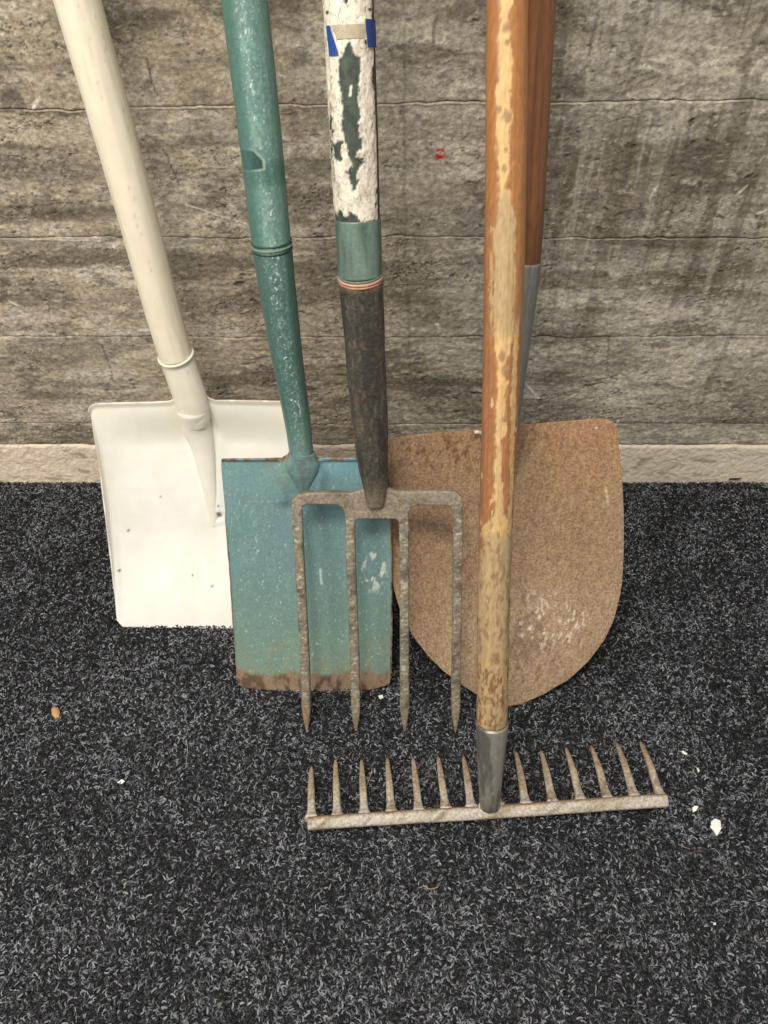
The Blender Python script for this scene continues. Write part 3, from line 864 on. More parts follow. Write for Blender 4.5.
# ================================================================== 3 rusty round-mouthed shovel
def rust_shovel():
    fr = Frame(505, 706, 32, 0)
    root = empty('shovel', fr.p, 'wide brown rusty shovel with rounded mouth and grey socket, standing behind the rake', 'shovel')
    bot = [(400, 610), (412, 635), (428, 656), (443, 671), (460, 684), (480, 697), (494, 704), (507, 706.5), (522, 704), (545, 694), (568, 680), (588, 662), (604, 641), (613, 622)]
    top = [(388, 448), (389, 441), (393, 437.5), (430, 433.5), (470, 430.5), (478, 430), (486, 426), (516, 424.5), (525, 425), (560, 422), (600, 418.5), (608, 419), (614, 422), (617, 430)]
    lf = [(400, 610), (393, 585), (389, 555), (387, 520), (386.5, 480), (388, 448)]
    rg = [(613, 622), (620, 595), (623.5, 560), (624, 530), (622, 480), (617, 430)]

    def depth(A, B, u, v):
        ru = np.hypot((u - 505) / 120, (v - 560) / 150)
        dish = -0.020 * ss(1.0, 0.2, ru) - 0.006 * (1 - A ** 2) * ss(0, 0.4, B)
        rd = np.exp(-((u - 505) / 14) ** 2) * np.interp(v, [420, 470, 560, 600], [0.012, 0.008, 0.003, 0])
        return dish + rd + 0.0006 * fbm(A * 4, B * 5, 0, 3, 700)

    def colf(A, B, u, v):
        n1 = fbm(A * 3, B * 3.5, 0, 4, 710)
        n2 = fbm(A * 34, B * 42, 0, 3, 720, 0.7)
        n3 = fbm(A * 60, B * 70, 0, 2, 730)
        c = np.broadcast_to(S(150, 124, 96), A.shape + (3,)).copy()
        c = mixc(c, S(158, 120, 86), ss(520, 430, v + n1 * 30) * ss(500, 540, u) * 0.9)
        c = mixc(c, S(150, 110, 78), ss(500, 440, v) * ss(500, 470, u) * 0.5)
        c = mixc(c, S(160, 138, 112), ss(540, 640, v + n1 * 40) * 0.6)
        pat = ss(500, 450, v) * 0.35 + 0.25
        c = mixc(c, S(112, 82, 58), ss(0.25, 0.75, n2) * (0.15 + pat * 0.6))
        c = mixc(c, S(120, 92, 66), ss(0.3, 0.7, n3) * 0.4)
        c = mixc(c, S(176, 152, 124), ss(0.2, 0.8, -n2) * 0.35)
        blot = ss(40, 10, np.hypot((u - 445) / 1.2, (v - 452) / 0.45) - n2 * 12 - n1 * 10)
        c = mixc(c, S(96, 62, 36), blot * ss(-0.05, 0.5, n2) * 0.7)
        d2 = ss(30, 8, np.hypot((u - 530) / 0.9, (v - 648) / 1.3) - n2 * 16)
        c = mixc(c, S(96, 74, 54), d2 * 0.45)
        spk = ss(60, 10, np.hypot((u - 550) / 1.3, (v - 625) / 0.7)) * ss(0.35, 0.75, fbm(A * 45, B * 50, 0, 3, 740))
        c = mixc(c, S(225, 212, 192), spk * 0.75)
        s0, _ = seg_dist(u, v, [(606, 488), (609, 505)])
        c = mixc(c, S(205, 185, 155), ss(1.5, 0.5, s0) * 0.6)
        dot = np.hypot(u - 597, v - 428)
        c = mixc(c, S(215, 205, 190), ss(1.6, 0.7, dot))
        return c
    rg_ = lambda A, B, u, v: 0.62 + 0.15 * fbm(A * 10, B * 10, 0, 3, 750) - 0.12 * ss(60, 10, np.hypot((u - 560) / 1.3, (v - 620)))
    blade('blade', fr, bot, top, lf, rg, depth, colf, rg_, M_rust, root, 210, 240)
    J = fr.at(503, 462) + fr.n * 0.004
    P, n = axis_pts(J, [(506.5, 425), (516, 345), (526, 266), (535, 120), (541.5, 0)], 1.22)
    path = catmull(P, 700)
    r = radii(path, [(462, 10), (425, 13.0), (345, 14), (266, 15), (120, 15.3), (0, 16)])
    k = at_v(path, 260)
    gc = lambda A, L, W, Pp: mixc(mixc(np.broadcast_to(S(128, 128, 122), A.shape + (3,)).copy(), S(92, 92, 88), ss(0, 0.6, fbm(np.cos(A) * 3, L * 15, np.sin(A) * 3, 4, 760)) * 0.5), S(150, 140, 120), ss(0.3, 0.8, fbm(np.cos(A) * 6, L * 50, np.sin(A) * 6, 3, 765)) * 0.3)
    tag(sweep('socket', path[:k], r[:k], r[:k], n, M_galv, root, 48, 2, gc, None, lambda A, L, W, Pp: 0.5 + 0 * A), 'grey steel socket')

    def wc(A, L, W, Pp):
        n1 = fbm(np.cos(A) * 3, L * 5, np.sin(A) * 3, 4, 770)
        n2 = fbm(np.cos(A) * 14, L * 20, np.sin(A) * 14, 4, 775)
        c = mixc(np.broadcast_to(S(122, 78, 42), A.shape + (3,)).copy(), S(84, 50, 26), ss(-0.2, 0.6, n1 + n2 * 0.4) * 0.7)
        v = np.broadcast_to(proj(Pp)[:, 1][:, None], A.shape)
        return mixc(c, S(70, 40, 18), ss(170, 262, v + n1 * 20) * 0.5)
    tag(sweep('shaft', path[k - 2:], r[k - 2:] * 0.94, r[k - 2:] * 0.94, n, M_wood, root, 56, 2, wc, None, lambda A, L, W, Pp: 0.35 + 0 * A), 'dark brown varnished wooden shaft')
    # weld bead where the left shoulder ends
    p = fr.at(479, 432)
    sweep('weld_bead', catmull([p + fr.n * .002 - fr.x * .006, p + fr.n * .003, p + fr.n * .002 + fr.x * .006 - fr.y * .003], 12), 0.0022, 0.002, fr.n, M_rust, root, 10, 2,
          lambda A, L, W, Pp: np.broadcast_to(S(190, 178, 158), A.shape + (3,)).copy(), None, lambda A, L, W, Pp: 0.6 + 0 * A)


# ================================================================== 4 garden fork
def garden_fork():
    fr = Frame(381, 730.5, 25, -1.2, 0.003)
    root = empty('garden_fork', fr.p, 'four-tined steel garden fork with white peeling paint on its green handle', 'fork')

    def steel(sd, rusty=0.0):
        def f(A, L, W, Pp):
            q = Pp[:, None] + 0 * A[..., None]
            n1 = fbm(q[..., 0] * 110 + np.cos(A), q[..., 2] * 110, np.sin(A), 4, sd)
            n2 = fbm(q[..., 0] * 380 + 3 * np.cos(A), q[..., 2] * 420, 3 * np.sin(A), 3, sd + 5)
            c = np.broadcast_to(S(126, 119, 102), A.shape + (3,)).copy()
            c = mixc(c, S(78, 72, 62), ss(-0.1, 0.6, n1 + n2 * 0.5) * 0.7)
            c = mixc(c, S(190, 180, 162), ss(0.3, 0.75, n2 - n1 * 0.3) * 0.7)
            z = q[..., 2]
            c = mixc(c, S(146, 122, 94), ss(0.07, 0.0, z + n1 * 0.03) * (0.45 + rusty))
            return c
        return f
    rgf = lambda A, L, W, Pp: 0.52 + 0 * A
    tin = [([(296.8, 503), (299.5, 550), (302.5, 600), (305, 650), (306.5, 700), (306.8, 729)], 810, .35),
           ([(349.8, 503), (351, 550), (353, 600), (354.8, 650), (355.8, 700), (356, 730)], 820, .0),
           ([(403.5, 503), (404.3, 550), (404.5, 600), (404.5, 650), (404.5, 700), (404.6, 730.5)], 830, .1),
           ([(457.5, 503), (457.3, 550), (457, 600), (456, 650), (455.5, 700), (455.4, 732.5)], 840, .0)]
    for px, sd, ru in tin:
        pts = np.array([fr.at(*q) for q in px])
        path = catmull(pts, 260)
        hw = radii(path, [(505, 5.2), (600, 4.7), (705, 4.7), (716, 3.6), (733, 0.5)])
        bow = np.sin(np.linspace(0, math.pi, 260)) * 0.004
        path = path + fr.n[None] * bow[:, None]
        path[:, 2] = np.maximum(path[:, 2], 0.003)
        o = sweep('tine', path, hw, hw * 1.05 * np.interp(np.linspace(0, 1, 260), [0, 0.04, 0.13], [0.45, 0.6, 1.0]), fr.n, M_dark, root, 20, 4.5, steel(sd, ru), None, rgf)
    # forged crossbar with the roots of the four tines
    inner = [(454.3, 524), (452.5, 511), (450.8, 506.5), (447, 504.3), (418, 504.3), (412, 506), (409.2, 511), (407, 524), (400.3, 524), (397.8, 519.5), (395, 517.8),
             (358.5, 517.8), (356, 519.5), (353.4, 524), (347, 524), (344.6, 511), (342, 506), (337, 503.5), (308, 503.5), (303.5, 505.5), (302.0, 510), (300.0, 524)]
    outer = [(294.5, 524), (291.3, 508), (293, 499), (297.5, 493.8), (304, 491.8), (330, 491), (352, 491.5), (362, 488.5), (388, 487.5), (396, 490.3), (420, 489.8), (450, 489.8), (457, 491.5), (461.5, 496), (462.6, 504), (460.5, 524)]
    poly = [fr.at(*q) for q in outer + inner]
    T = 0.0062
    bm = bmesh.new()
    off = Vector(fr.p)
    vs = [bm.verts.new(Vector(p + fr.n * T * 0.75) - off) for p in poly]
    f = bm.faces.new(vs)
    r_ = bmesh.ops.extrude_face_region(bm, geom=[f])
    nv = [g for g in r_['geom'] if isinstance(g, bmesh.types.BMVert)]
    bmesh.ops.translate(bm, verts=nv, vec=Vector(-fr.n * T * 1.5))
    bmesh.ops.recalc_face_normals(bm, faces=bm.faces)
    rim = [e for e in bm.edges if len(e.link_faces) == 2 and any(len(q.verts) > 6 for q in e.link_faces)]
    bmesh.ops.bevel(bm, geom=rim, offset=0.0022, segments=3, affect='EDGES', profile=0.6)
    bmesh.ops.triangulate(bm, faces=[q for q in bm.faces if len(q.verts) > 4])
    bmesh.ops.subdivide_edges(bm, edges=[e for e in bm.edges if e.calc_length() > 0.006], cuts=3, use_grid_fill=True)
    bmesh.ops.triangulate(bm, faces=bm.faces[:])
    V = np.array([v.co[:] for v in bm.verts]) + fr.p
    Fc = np.array([[v.index for v in q.verts] for q in bm.faces])
    bm.free()
    n1 = fbm(V[:, 0] * 60, V[:, 2] * 60, V[:, 1] * 60, 4, 850); n2 = fbm(V[:, 0] * 220, V[:, 2] * 220, V[:, 1] * 100, 3, 855)
    c = np.broadcast_to(S(136, 126, 110), V.shape).copy()
    c = mixc(c, S(82, 74, 62), ss(-0.1, 0.6, n1 + 0.5 * n2) * 0.6); c = mixc(c, S(160, 148, 128), ss(0.3, 0.8, n2) * 0.5)
    o = mesh_obj('crossbar', V, Fc, M_dark, root, c, 0.52, smooth=False)
    # handle
    J = fr.at(375.5, 503) + fr.n * 0.003
    P, n = axis_pts(J, [(375, 488), (372.5, 458), (367.5, 386), (363, 313), (360.8, 282), (358, 222), (354.5, 140), (349, 0)], 1.12)
    path = catmull(P, 1300)
    r = radii(path, [(503, 9), (492, 11), (480, 13.2), (458, 15.8), (420, 18), (386, 19.2), (340, 20.2), (313, 21), (283, 22), (282, 22), (222, 23.2), (140, 25), (0, 26)])
    k = at_v(path, 281)
    kc = at_v(path, 276)
    kw = at_v(path, 219)

    def sock(A, L, W, Pp):
        n1 = fbm(np.cos(A) * 3, L * 16, np.sin(A) * 3, 4, 860)
        n2 = fbm(np.cos(A) * 14, L * 90, np.sin(A) * 14, 3, 865)
        v = np.broadcast_to(proj(Pp)[:, 1][:, None], A.shape)
        c = np.broadcast_to(S(70, 66, 58), A.shape + (3,)).copy()
        c = mixc(c, S(42, 40, 36), ss(-0.1, 0.6, n1) * 0.6)
        c = mixc(c, S(110, 102, 88), ss(0.15, 0.7, n2 - n1 * 0.4) * 0.5)
        c = mixc(c, S(124, 112, 94), ss(470, 500, v + n1 * 8) * 0.8)
        c = mixc(c, S(128, 108, 84), ss(290, 284, v + n2 * 4) * 0.5)
        return c
    dsp = lambda A, L, W, Pp: 0.0005 * fbm(np.cos(A) * 6, L * 60, np.sin(A) * 6, 3, 868)
    tag(sweep('socket', path[:k], r[:k], r[:k] * 0.96, n, M_dark, root, 56, 2.2, sock, dsp, lambda A, L, W, Pp: 0.5 + 0 * A), 'dark grey steel socket')

    def coll(A, L, W, Pp):
        n1 = fbm(np.cos(A) * 2.5, L * 14, np.sin(A) * 2.5, 4, 870)
        n2 = fbm(np.cos(A) * 12, L * 60, np.sin(A) * 12, 3, 875)
        c = mixc(np.broadcast_to(S(104, 124, 112), A.shape + (3,)).copy(), S(62, 86, 76), ss(-0.1, 0.5, n1) * 0.75)
        return mixc(c, S(130, 148, 132), ss(0.4, 0.8, n2) * 0.3)
    tag(sweep('collar', path[kc:kw + 1], r[kc:kw + 1], r[kc:kw + 1], n, M_paint, root, 56, 2, coll, None, lambda A, L, W, Pp: 0.42 + 0 * A), 'dull green painted collar')
    band = path[k - 2:kc + 1]  # sleeve coloured dark to stand for the shade in the gap
    tag(sweep('dark_gap_sleeve', band, r[k - 2:kc + 1] * 0.97, r[k - 2:kc + 1] * 0.97, n, M_paint, root, 48, 2,
          lambda A, L, W, Pp: np.broadcast_to(S(60, 50, 40), A.shape + (3,)).copy(), None, lambda A, L, W, Pp: 0.5 + 0 * A), 'dark gap between collar and socket')
    t = nrm(path[k] - path[k - 3]); side = nrm(np.cross(t, n))
    for vv, colr, rad in ((278.3, S(188, 144, 118), 0.0016), (281.0, S(176, 132, 106), 0.0012), (275.5, S(96, 118, 104), 0.0011)):
        i = at_v(path, vv)
        ring = [path[i] + (side * math.cos(a) + n * math.sin(a)) * r[i] * 0.975 - t * 0.0045 * math.sin(a) + t * 0.002 for a in np.linspace(0, 2 * math.pi, 44)]
        tag(sweep('ring', ring, rad, rad, t, M_paint, root, 8, 2, lambda A, L, W, Pp, q=colr: np.broadcast_to(q, A.shape + (3,)).copy(), None, lambda A, L, W, Pp: 0.45 + 0 * A, False),
            'copper coloured ring' if vv > 277 else None)

    DARKP = [[(350, 42), (356, 56), (361, 58), (361, 70), (360.5, 90), (359, 100), (360, 128), (361.5, 138), (362, 146), (358, 156), (366, 162), (360, 166), (357.5, 186), (352, 186), (350, 170), (353, 163), (347, 145), (343, 132), (342, 105), (340, 80), (339, 62), (343, 55)],
             [(336, 140), (341, 138), (343.5, 140), (342, 157), (336, 158), (333.5, 147)],
             [(333, 223), (336, 210), (341, 208), (347, 216), (351, 208), (357, 212), (362, 220), (370, 218), (378, 221), (380, 230), (333, 232)],
             [(373, 70), (377, 68), (377, 84), (373.5, 92)], [(330, 100), (332.5, 118), (333, 150), (330, 175), (328, 120)], [(375.5, 95), (379, 95), (379, 122), (376, 115)]]

    def whitem(A, L, W, Pp):
        q = proj(Pp)
        v = np.broadcast_to(q[:, 1][:, None], A.shape)
        r_px = np.interp(v, [0, 140, 222], [26, 25, 23.2])
        u = q[:, 0][:, None] + W * r_px
        n1 = fbm(np.cos(A) * 4, L * 105, np.sin(A) * 4, 4, 880)
        n2 = fbm(np.cos(A) * 12, L * 320, np.sin(A) * 12, 3, 885)
        uu, vv = u + n2 * 1.8 + n1 * 1.8, v + n1 * 2.5
        d = np.full(A.shape, 99.0)
        for p in DARKP: d = np.minimum(d, polysd(uu, vv, p))
        d = np.where(np.sin(A) < -0.05, 99, d)
        back = ss(0.86, 0.93, W + n1 * 0.04)
        m = ss(-0.8, 0.8, d) * (1 - back) * ss(222, 218, v + n1 * 3)
        m = m * (1 - ss(0.72, 0.85, n1 + n2 * 0.2))
        return m, u, v, n1, n2

    def hcol(A, L, W, Pp):
        m, u, v, n1, n2 = whitem(A, L, W, Pp)
        g = mixc(np.broadcast_to(S(66, 78, 64), A.shape + (3,)).copy(), S(48, 58, 50), ss(-0.2, 0.5, n1))
        g = mixc(g, S(70, 58, 44), ss(0.80, 0.9, W))
        s0, _ = seg_dist(u, v, [(352, 86), (351, 95)])
        g = mixc(g, S(215, 208, 190), ss(1.6, 0.8, s0))
        w = mixc(np.broadcast_to(S(222, 214, 198), A.shape + (3,)).copy(), S(170, 160, 140), ss(0.0, 0.6, n1) * 0.6)
        w = mixc(w, S(234, 226, 206), ss(60, 10, v) * 0.6)
        crk = ss(0.93, 0.98, 1 - np.abs(fbm(np.cos(A) * 4.5, L * 70, np.sin(A) * 4.5, 3, 890)))
        w = mixc(w, S(96, 86, 70), crk * 0.6)
        for pu, pv in ((370, 11.5), (328, 13)):
            w = mixc(w, S(60, 52, 42), ss(2.4, 1.2, np.hypot(u - pu, v - pv)))
        return mixc(g, w, m)

    def hdis(A, L, W, Pp):
        m, u, v, n1, n2 = whitem(A, L, W, Pp)
        return m * (0.0012 + 0.0007 * n1 + 0.0002 * n2)
    vis = slice(kw - 1, at_v(path, -60))
    tag(sweep('shaft', path[vis], r[vis] * 0.95, r[vis] * 0.95, n, M_paint, root, 150, 2, hcol, hdis, lambda A, L, W, Pp: 0.55 + 0 * A, True, 0.0),
        'green handle under thick peeling white paint')
    up = slice(at_v(path, -60), None)
    # denser path was only needed in view; the rest of the same shaft
    o2 = sweep('shaft_top', path[up], r[up] * 0.95, r[up] * 0.95, n, M_paint, root, 48, 2,
               lambda A, L, W, Pp: np.broadcast_to(S(222, 214, 198), A.shape + (3,)).copy(), None, lambda A, L, W, Pp: 0.55 + 0 * A)
    # sticker wrapped on the shaft: clear tape with two blue corners
    def patch(name, us, mat, colr, lift, nn=14, rr=0.4):
        rows = []
        for (v, ul, ur) in us:
            i = at_v(path, v)
            rp = r[i] * 0.95 + lift
            u_c = proj(path[i])[0]; px = r[i] * F / proj(path[i])[2]
            t_ = nrm(path[i + 1] - path[i]); sd_ = nrm(np.cross(t_, n)); sd_ = sd_ if sd_[0] > 0 else -sd_
            a0, a1 = math.acos(max(-1, min(1, (ul - u_c) / px))), math.acos(max(-1, min(1, (ur - u_c) / px)))
            rows.append([path[i] + sd_ * math.cos(a) * rp + n * math.sin(a) * rp for a in np.linspace(a0, a1, nn)])
        rows = np.array(rows)
        Fq = quad_faces(len(rows), nn)
        V0 = rows.reshape(-1, 3)
        return mesh_obj(name, V0, Fq, mat, root, np.broadcast_to(colr, V0.shape), rr)
    gen = lambda v0, v1, l0, l1, r0, r1: [(v, l0 + (l1 - l0) * q, r0 + (r1 - r0) * q) for q, v in [(j / 11, v0 + (v1 - v0) * j / 11) for j in range(12)]]
    tp = patch('clear_tape', gen(26, 40, 333, 338, 366, 366), M_paint, S(178, 166, 142), 0.0016)
    tag(tp, 'greyish clear tape over the white paint')
    b1 = patch('blue_sticker', gen(26.5, 55.5, 328, 331, 331.5, 340.5), M_paint, S(30, 68, 142), 0.0020)
    b2 = patch('blue_sticker', gen(20.5, 49, 365, 367.5, 374.3, 375.5), M_paint, S(30, 62, 125), 0.0020)
    tag(b1, 'blue sticker corner on the left'); tag(b2, 'blue sticker corner on the right')


# ================================================================== 5 rake
def rake():
    zb = 0.0285
    A0, A1 = floor_pt(308, 823.5, zb), floor_pt(666, 800.5, zb)
    base = (A0 + A1) / 2
    root = empty('garden_rake', (base[0], base[1], 0.0), 'steel garden rake with long worn varnished wooden shaft, standing head down in front', 'rake')

    def steel(sd):
        def f(A, L, W, Pp):
            q = Pp[:, None] + 0 * A[..., None]
            n1 = fbm(q[..., 0] * 40 + np.cos(A) * .6, q[..., 1] * 40, np.sin(A) * .6, 4, sd)
            n2 = fbm(q[..., 0] * 180 + 2 * np.cos(A), q[..., 1] * 180, 2 * np.sin(A), 3, sd + 5)
            c = np.broadcast_to(S(182, 174, 160), A.shape + (3,)).copy()
            c = mixc(c, S(132, 112, 86), ss(0.0, 0.6, n1 + n2 * 0.4) * 0.7)
            c = mixc(c, S(182, 176, 168), ss(0.0, 0.6, -n1) * 0.6)
            c = mixc(c, S(96, 76, 56), ss(0.45, 0.8, n2) * 0.5)
            return c
        return f
    rg_ = lambda A, L, W, Pp: 0.5 + 0 * A
    nb = np.array([0, -0.55, 0.83])
    pb = linres([A0, A1], 160)
    hb = 6.6 * proj(pb)[:, 2] / F
    pb = pb + np.array([0, 0, 1]) * (0.0008 * np.sin(np.linspace(0, 9, 160)))[:, None]

    def barc(A, L, W, Pp):
        c = steel(900)(A, L, W, Pp)
        n = fbm(L * 60, W * 2, 0, 3, 905)
        for e in (ss(0.72, 0.95, W * e_ + n * 0.12) for e_ in (-1, 1)):
            c = mixc(c, S(122, 92, 66), e * 0.7)
        return c
    sweep('head_bar', pb, hb, hb * 0.9, nb, M_dark, root, 28, 2.6, barc, None, rg_, True, 0.15)
    teeth = [((311.5, 767), (311.5, 816)), ((335.5, 760), (337.5, 815)), ((361.5, 760), (364.5, 813)), ((387.3, 758), (391.5, 811)), ((413, 758), (419, 810)),
             ((438, 757), (446, 808)), ((463.5, 757), (471.5, 806)), ((489.5, 755), (498, 804)), ((515.8, 752), (526, 803)), ((541, 751), (553, 801)),
             ((566, 748), (581, 799)), ((591, 746), (608, 798)), ((616.5, 743), (635, 796)), ((640.5, 742), (661, 795.5))]
    for i, (tip, bs) in enumerate(teeth):
        T0 = floor_pt(tip[0], tip[1], 0.004)
        B0 = floor_pt(bs[0], bs[1] + 3, zb)
        mid = (T0 + B0) / 2 + np.array([0, -0.001, 0.003])
        path = catmull([B0, B0 * 0.85 + T0 * 0.15, mid, T0], 40)
        s_ = np.linspace(0, 1, 40)
        px = np.interp(s_, [0, 0.08, 0.2, 0.5, 0.93, 1.0], [7.2, 5.0, 3.9, 3.5, 2.0, 1.0])
        rr = px * proj(path)[:, 2] / F

        def tc(A, L, W, Pp, i=i):
            c = steel(910 + i)(A, L, W, Pp)
            s2 = L / L.max()
            c = mixc(c, S(150, 126, 96), ss(0.1, 0.6, s2) * 0.55)
            return mixc(c, S(140, 100, 62), ss(0.75, 1.0, s2) * (0.75 if i in (3, 11, 12) else 0.3))
        sweep('tooth', path, rr, rr * 0.8, np.array([0, -0.5, 0.85]), M_dark, root, 14, 3.2, tc, None, rg_)
    # socket and shaft
    J = floor_pt(489.5, 806, zb + 0.006)
    P, n = axis_pts(J, [(490.5, 770), (492, 727), (493.8, 600), (497, 494), (501.7, 362), (505, 230), (507.2, 0)], 1.5)
    path = catmull(P, 1100)
    r = radii(path, [(808, 9.6), (790, 11), (760, 13.8), (727, 16.2), (724, 16.2), (600, 16.9), (494, 17.4), (362, 19.4), (230, 21), (0, 21.4)])
    k = at_v(path, 722)

    def gc(A, L, W, Pp):
        n1 = fbm(np.cos(A) * 2.5, L * 22, np.sin(A) * 2.5, 4, 950)
        n2 = fbm(np.cos(A) * 12, L * 80, np.sin(A) * 12, 3, 955)
        c = mixc(np.broadcast_to(S(146, 144, 134), A.shape + (3,)).copy(), S(84, 84, 80), ss(-0.1, 0.5, n1 + n2 * 0.3) * 0.75)
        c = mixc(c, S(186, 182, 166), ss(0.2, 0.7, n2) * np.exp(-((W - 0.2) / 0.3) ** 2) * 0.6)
        c = mixc(c, S(92, 80, 62), ss(0.022, 0.0, L + n1 * 0.01) * 0.6)
        c = mixc(c, S(80, 66, 48), ss(0.02, 0.0, np.hypot(W * 0.01 - 0.001, L - 0.02)) * ss(0, .5, n1) * 0.5)
        return c
    gal = sweep('socket', path[:k], r[:k], r[:k], n, M_galv, root, 48, 2, gc, None, lambda A, L, W, Pp: 0.42 + 0 * A, True, 0.05)
    tag(gal, 'grey steel socket')
    for sx in (-1, 1):                                    # small webs forged between socket and bar
        b = J + np.array([sx * 0.011, -0.001, -0.007])
        sweep('web', catmull([b, b + np.array([-sx * 0.003, 0.002, 0.010]), J + np.array([sx * 0.008, 0.008, 0.018])], 14), 0.0035, 0.003, n, M_dark, root, 10, 2.5, steel(960), None, rg_)

    def wmask(A, L, W, Pp):
        v = np.broadcast_to(proj(Pp)[:, 1][:, None], A.shape)
        cx, cy = np.cos(A), np.sin(A)
        n1 = fbm(cx * 1.8, L * 48, cy * 1.8, 5, 970, 0.6)
        n2 = fbm(cx * 6, L * 150, cy * 6, 4, 975, 0.6)
        ctr = np.interp(v, [0, 30, 60, 120, 180, 230, 320, 420, 520, 560, 720], [-0.22, -0.20, -0.15, -0.28, -0.22, -0.15, -0.05, -0.15, 0.0, 0.0, 0.0])
        wid = np.interp(v, [0, 22, 35, 60, 110, 150, 182, 210, 290, 330, 390, 440, 470, 505, 530, 725], [0.30, 0.05, 0.22, 0.25, 0.36, 0.28, 0.22, 0.44, 0.50, 0.42, 0.22, 0.17, 0.13, 0.30, 0.95, 1.2])
        m = ss(0.10, -0.04, np.abs(W - ctr) - wid + n1 * 0.22 + n2 * 0.09)
        # second streak low on the right side
        m2 = ss(0.07, -0.03, np.abs(W - np.interp(v, [290, 360, 500], [0.62, 0.55, 0.72])) - 0.13 + n2 * 0.12 + n1 * .06) * ss(290, 330, v)
        m3 = ss(0.05, -0.02, np.abs(W + 0.72) - 0.06 + n2 * 0.10) * ss(230, 260, v) * ss(345, 310, v)
        m = np.maximum(np.maximum(m, m2), m3) * (cy > -0.25)
        flakes = ss(0.62, 0.72, fbm(cx * 3.5, L * 75, cy * 3.5, 3, 978)) * ss(300, 400, v)
        return np.maximum(m, flakes), v, n1, n2

    def wcol(A, L, W, Pp):
        m, v, n1, n2 = wmask(A, L, W, Pp)
        cx, cy = np.cos(A), np.sin(A)
        grain = fbm(cx * 18, L * 9, cy * 18, 4, 980)
        var = mixc(np.broadcast_to(S(162, 110, 64), A.shape + (3,)).copy(), S(160, 110, 74), ss(200, 380, v))
        var = mixc(var, S(136, 86, 44), ss(-0.1, 0.6, grain) * 0.45)
        bare = mixc(np.broadcast_to(S(208, 172, 116), A.shape + (3,)).copy(), S(170, 146, 108), ss(185, 200, v + n2 * 6) * ss(345, 320, v + n2 * 10) * 0.85)
        bare = mixc(bare, S(202, 170, 120), ss(385, 420, v) * ss(530, 505, v))
        bare = mixc(bare, S(178, 152, 116), ss(520, 535, v) * 0.95)
        bare = mixc(bare, S(138, 112, 80), ss(-0.1, 0.4, n1 * 0.6 + n2 * 0.8) * ss(500, 530, v) * 0.8)
        bare = mixc(bare, S(196, 156, 98), ss(0.1, 0.6, -n1) * ss(630, 670, v) * 0.6)
        bare = mixc(bare, S(122, 84, 46), ss(0.05, 0.45, n2) * ss(640, 670, v) * 0.75)
        bare = mixc(bare, S(140, 108, 62), ss(0.1, 0.7, grain) * 0.35)
        for kv, kw, ks in [(31, -0.20, 4.5), (45, -0.12, 3), (110, -0.5, 3.5), (118, -0.15, 5.5), (150, -0.15, 2.2), (168, -0.2, 3), (185, -0.05, 4), (352, -0.15, 5), (366, 0.1, 5), (648, 0.1, 4)]:
            d = np.hypot((W - kw) * 21 / ks, (v - kv) / (ks * 1.3)) + n2 * 0.35
            bare = mixc(bare, S(132, 104, 70), ss(1.3, 0.5, d) * 0.75)
        edge = ss(0.0, 0.45, m) * ss(1.0, 0.55, m)
        c = mixc(var, bare, m)
        c = mixc(c, S(120, 72, 34), edge * 0.35)
        c = mixc(c, S(70, 46, 26), ss(722.5, 726, v) * 0.7)
        return c

    def wdis(A, L, W, Pp):
        m, v, n1, n2 = wmask(A, L, W, Pp)
        return -0.0004 * m + 0.0003 * n1

    def wr(A, L, W, Pp):
        m, v, n1, n2 = wmask(A, L, W, Pp)
        return 0.36 + 0.24 * m
    tag(sweep('shaft', path[k + 1:], r[k + 1:] * 0.975, r[k + 1:] * 0.975, n, M_wood, root, 120, 2, wcol, wdis, wr),
        'brown varnished wooden shaft worn through to pale bare wood')


white_shovel()
green_spade()
rust_shovel()
garden_fork()
rake()


# ------------------------------------------------------------------ scraps on the carpet
def scrap(name, poly, z, th, colr, label, cat, group=None, dome=0.0):
    P = np.array([floor_pt(u, v, z) for u, v in poly])
    c0 = P.mean(0)
    n = len(P)
    top = P + [0, 0, th]
    bot = P.copy()
    ins = c0 + (P - c0) * 0.55 + [0, 0, th * (1.25 + dome * 0.7)]
    V = np.concatenate([bot, top, ins, [c0 + [0, 0, th * (1.3 + dome)]]])
    Fc = [list(range(n - 1, -1, -1))]
    for i in range(n):
        j = (i + 1) % n
        Fc.append([i, j, n + j, n + i])
        Fc.append([n + i, n + j, 2*n + j, 2*n + i])
        Fc.append([2*n + i, 2*n + j, 3*n])
    off = np.array([c0[0], c0[1], 0])
    o = mesh_obj(name, V - off, np.array(Fc, dtype=object), M_flat, None, np.broadcast_to(colr, V.shape), smooth=False)
    o.location = off
    tag(o, label, cat, group)


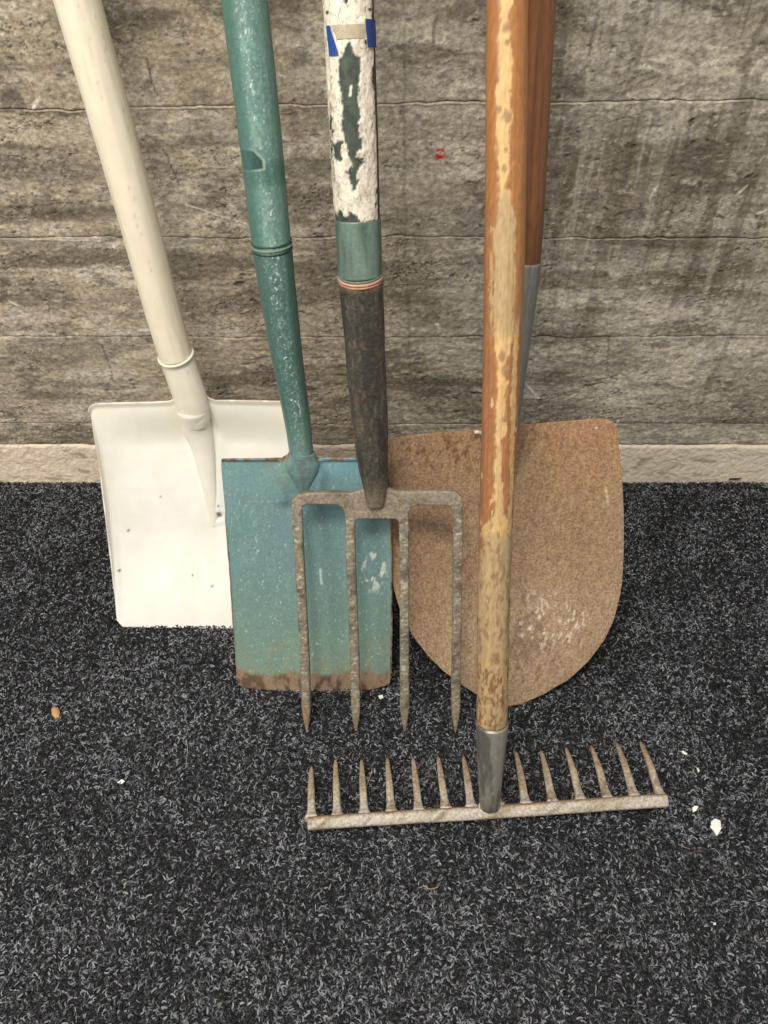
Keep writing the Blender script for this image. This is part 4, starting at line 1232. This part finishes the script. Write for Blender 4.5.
W_ = S(238, 238, 232)
scrap('paint_flake', [(711, 822), (715, 819), (720, 821), (721, 829), (716.5, 836.5), (713.5, 831), (710, 827.5)], 0.0022, 0.0012, W_, 'largest white paint flake on the carpet, right of the rake head', 'flake')
scrap('paint_flake', [(692, 808), (694.5, 806), (698.5, 806.5), (696, 811), (693, 812.5)], 0.0022, 0.001, W_, 'small white flake just up left of the largest one, beside the rake head', 'flake')
scrap('paint_flake', [(680.5, 751.5), (683.5, 751), (687.5, 754), (686, 755.5)], 0.0022, 0.0009, W_, 'tiny white flake above the right end of the rake head', 'flake')
scrap('paint_flake', [(696.5, 768.5), (698.5, 768), (699.5, 771.5), (698, 773)], 0.0022, 0.0009, S(215, 215, 212), 'tiny white flake midway between two others right of the rake', 'flake')
scrap('paint_flake', [(117, 783), (122, 779.5), (125, 781.5), (122, 784)], 0.0022, 0.0009, W_, 'lone white speck on the carpet at lower left', 'flake')
scrap('paint_flake', [(378, 696), (382.5, 695), (383.5, 698), (380, 699.5)], 0.0022, 0.0009, W_, 'white speck on the carpet right under the spade blade corner', 'flake')
scrap('paint_flake', [(713, 923), (715.5, 922.5), (716, 925), (713.5, 925.5)], 0.0022, 0.0008, S(205, 205, 202), 'white speck low down at the right of the carpet', 'flake')
scrap('wood_crumb', [(52, 710), (54.5, 707.8), (58.5, 709), (60.5, 713), (59.5, 718), (56, 719.5), (52.5, 716)], 0.0018, 0.003, S(186, 142, 96), 'orange brown crumb lying on the carpet at the left', 'crumb', dome=0.5)


def thread(name, px, rad, colr, label, cat='thread'):
    P = np.array([floor_pt(u, v, z) for u, v, z in px])
    c0 = np.array([P[:, 0].mean(), P[:, 1].mean(), 0])
    path = catmull(P, 24)
    o = sweep(name, path, rad, rad, np.array([0, 0.3, 1.0]), M_flat, None, 6, 2, lambda A, L, W, Pp: np.broadcast_to(colr, A.shape + (3,)).copy())
    me = o.data
    me.transform(Matrix.Translation(-Vector(c0)))
    o.location = Vector(c0)
    tag(o, label, cat)


thread('thread', [(186.5, 740, .0035), (187.5, 750, .004), (186, 764, .0035)], 0.00035, S(150, 150, 148), 'short pale thread standing out on the carpet below the white shovel')
thread('straw', [(423, 885, .003), (430, 889, .004), (438, 887, .003)], 0.0006, S(150, 138, 104), 'bit of dry straw on the carpet below the rake head', 'straw')
thread('straw', [(678, 844, .003), (684, 847, .004), (690, 849, .003)], 0.0006, S(120, 112, 88), 'bit of straw left of and below the largest white flake', 'straw')
thread('hair', [(372, 770, .012), (369, 780, .010), (363, 792, .006), (356, 797, .004)], 0.00025, S(190, 180, 150), 'fine pale hair caught across the third and fourth rake teeth', 'hair')
thread('thread', [(32, 493, .003), (38, 493, .0035), (43, 489, .003)], 0.00045, S(176, 172, 160), 'short white thread on the carpet at the foot of the wall, far left')
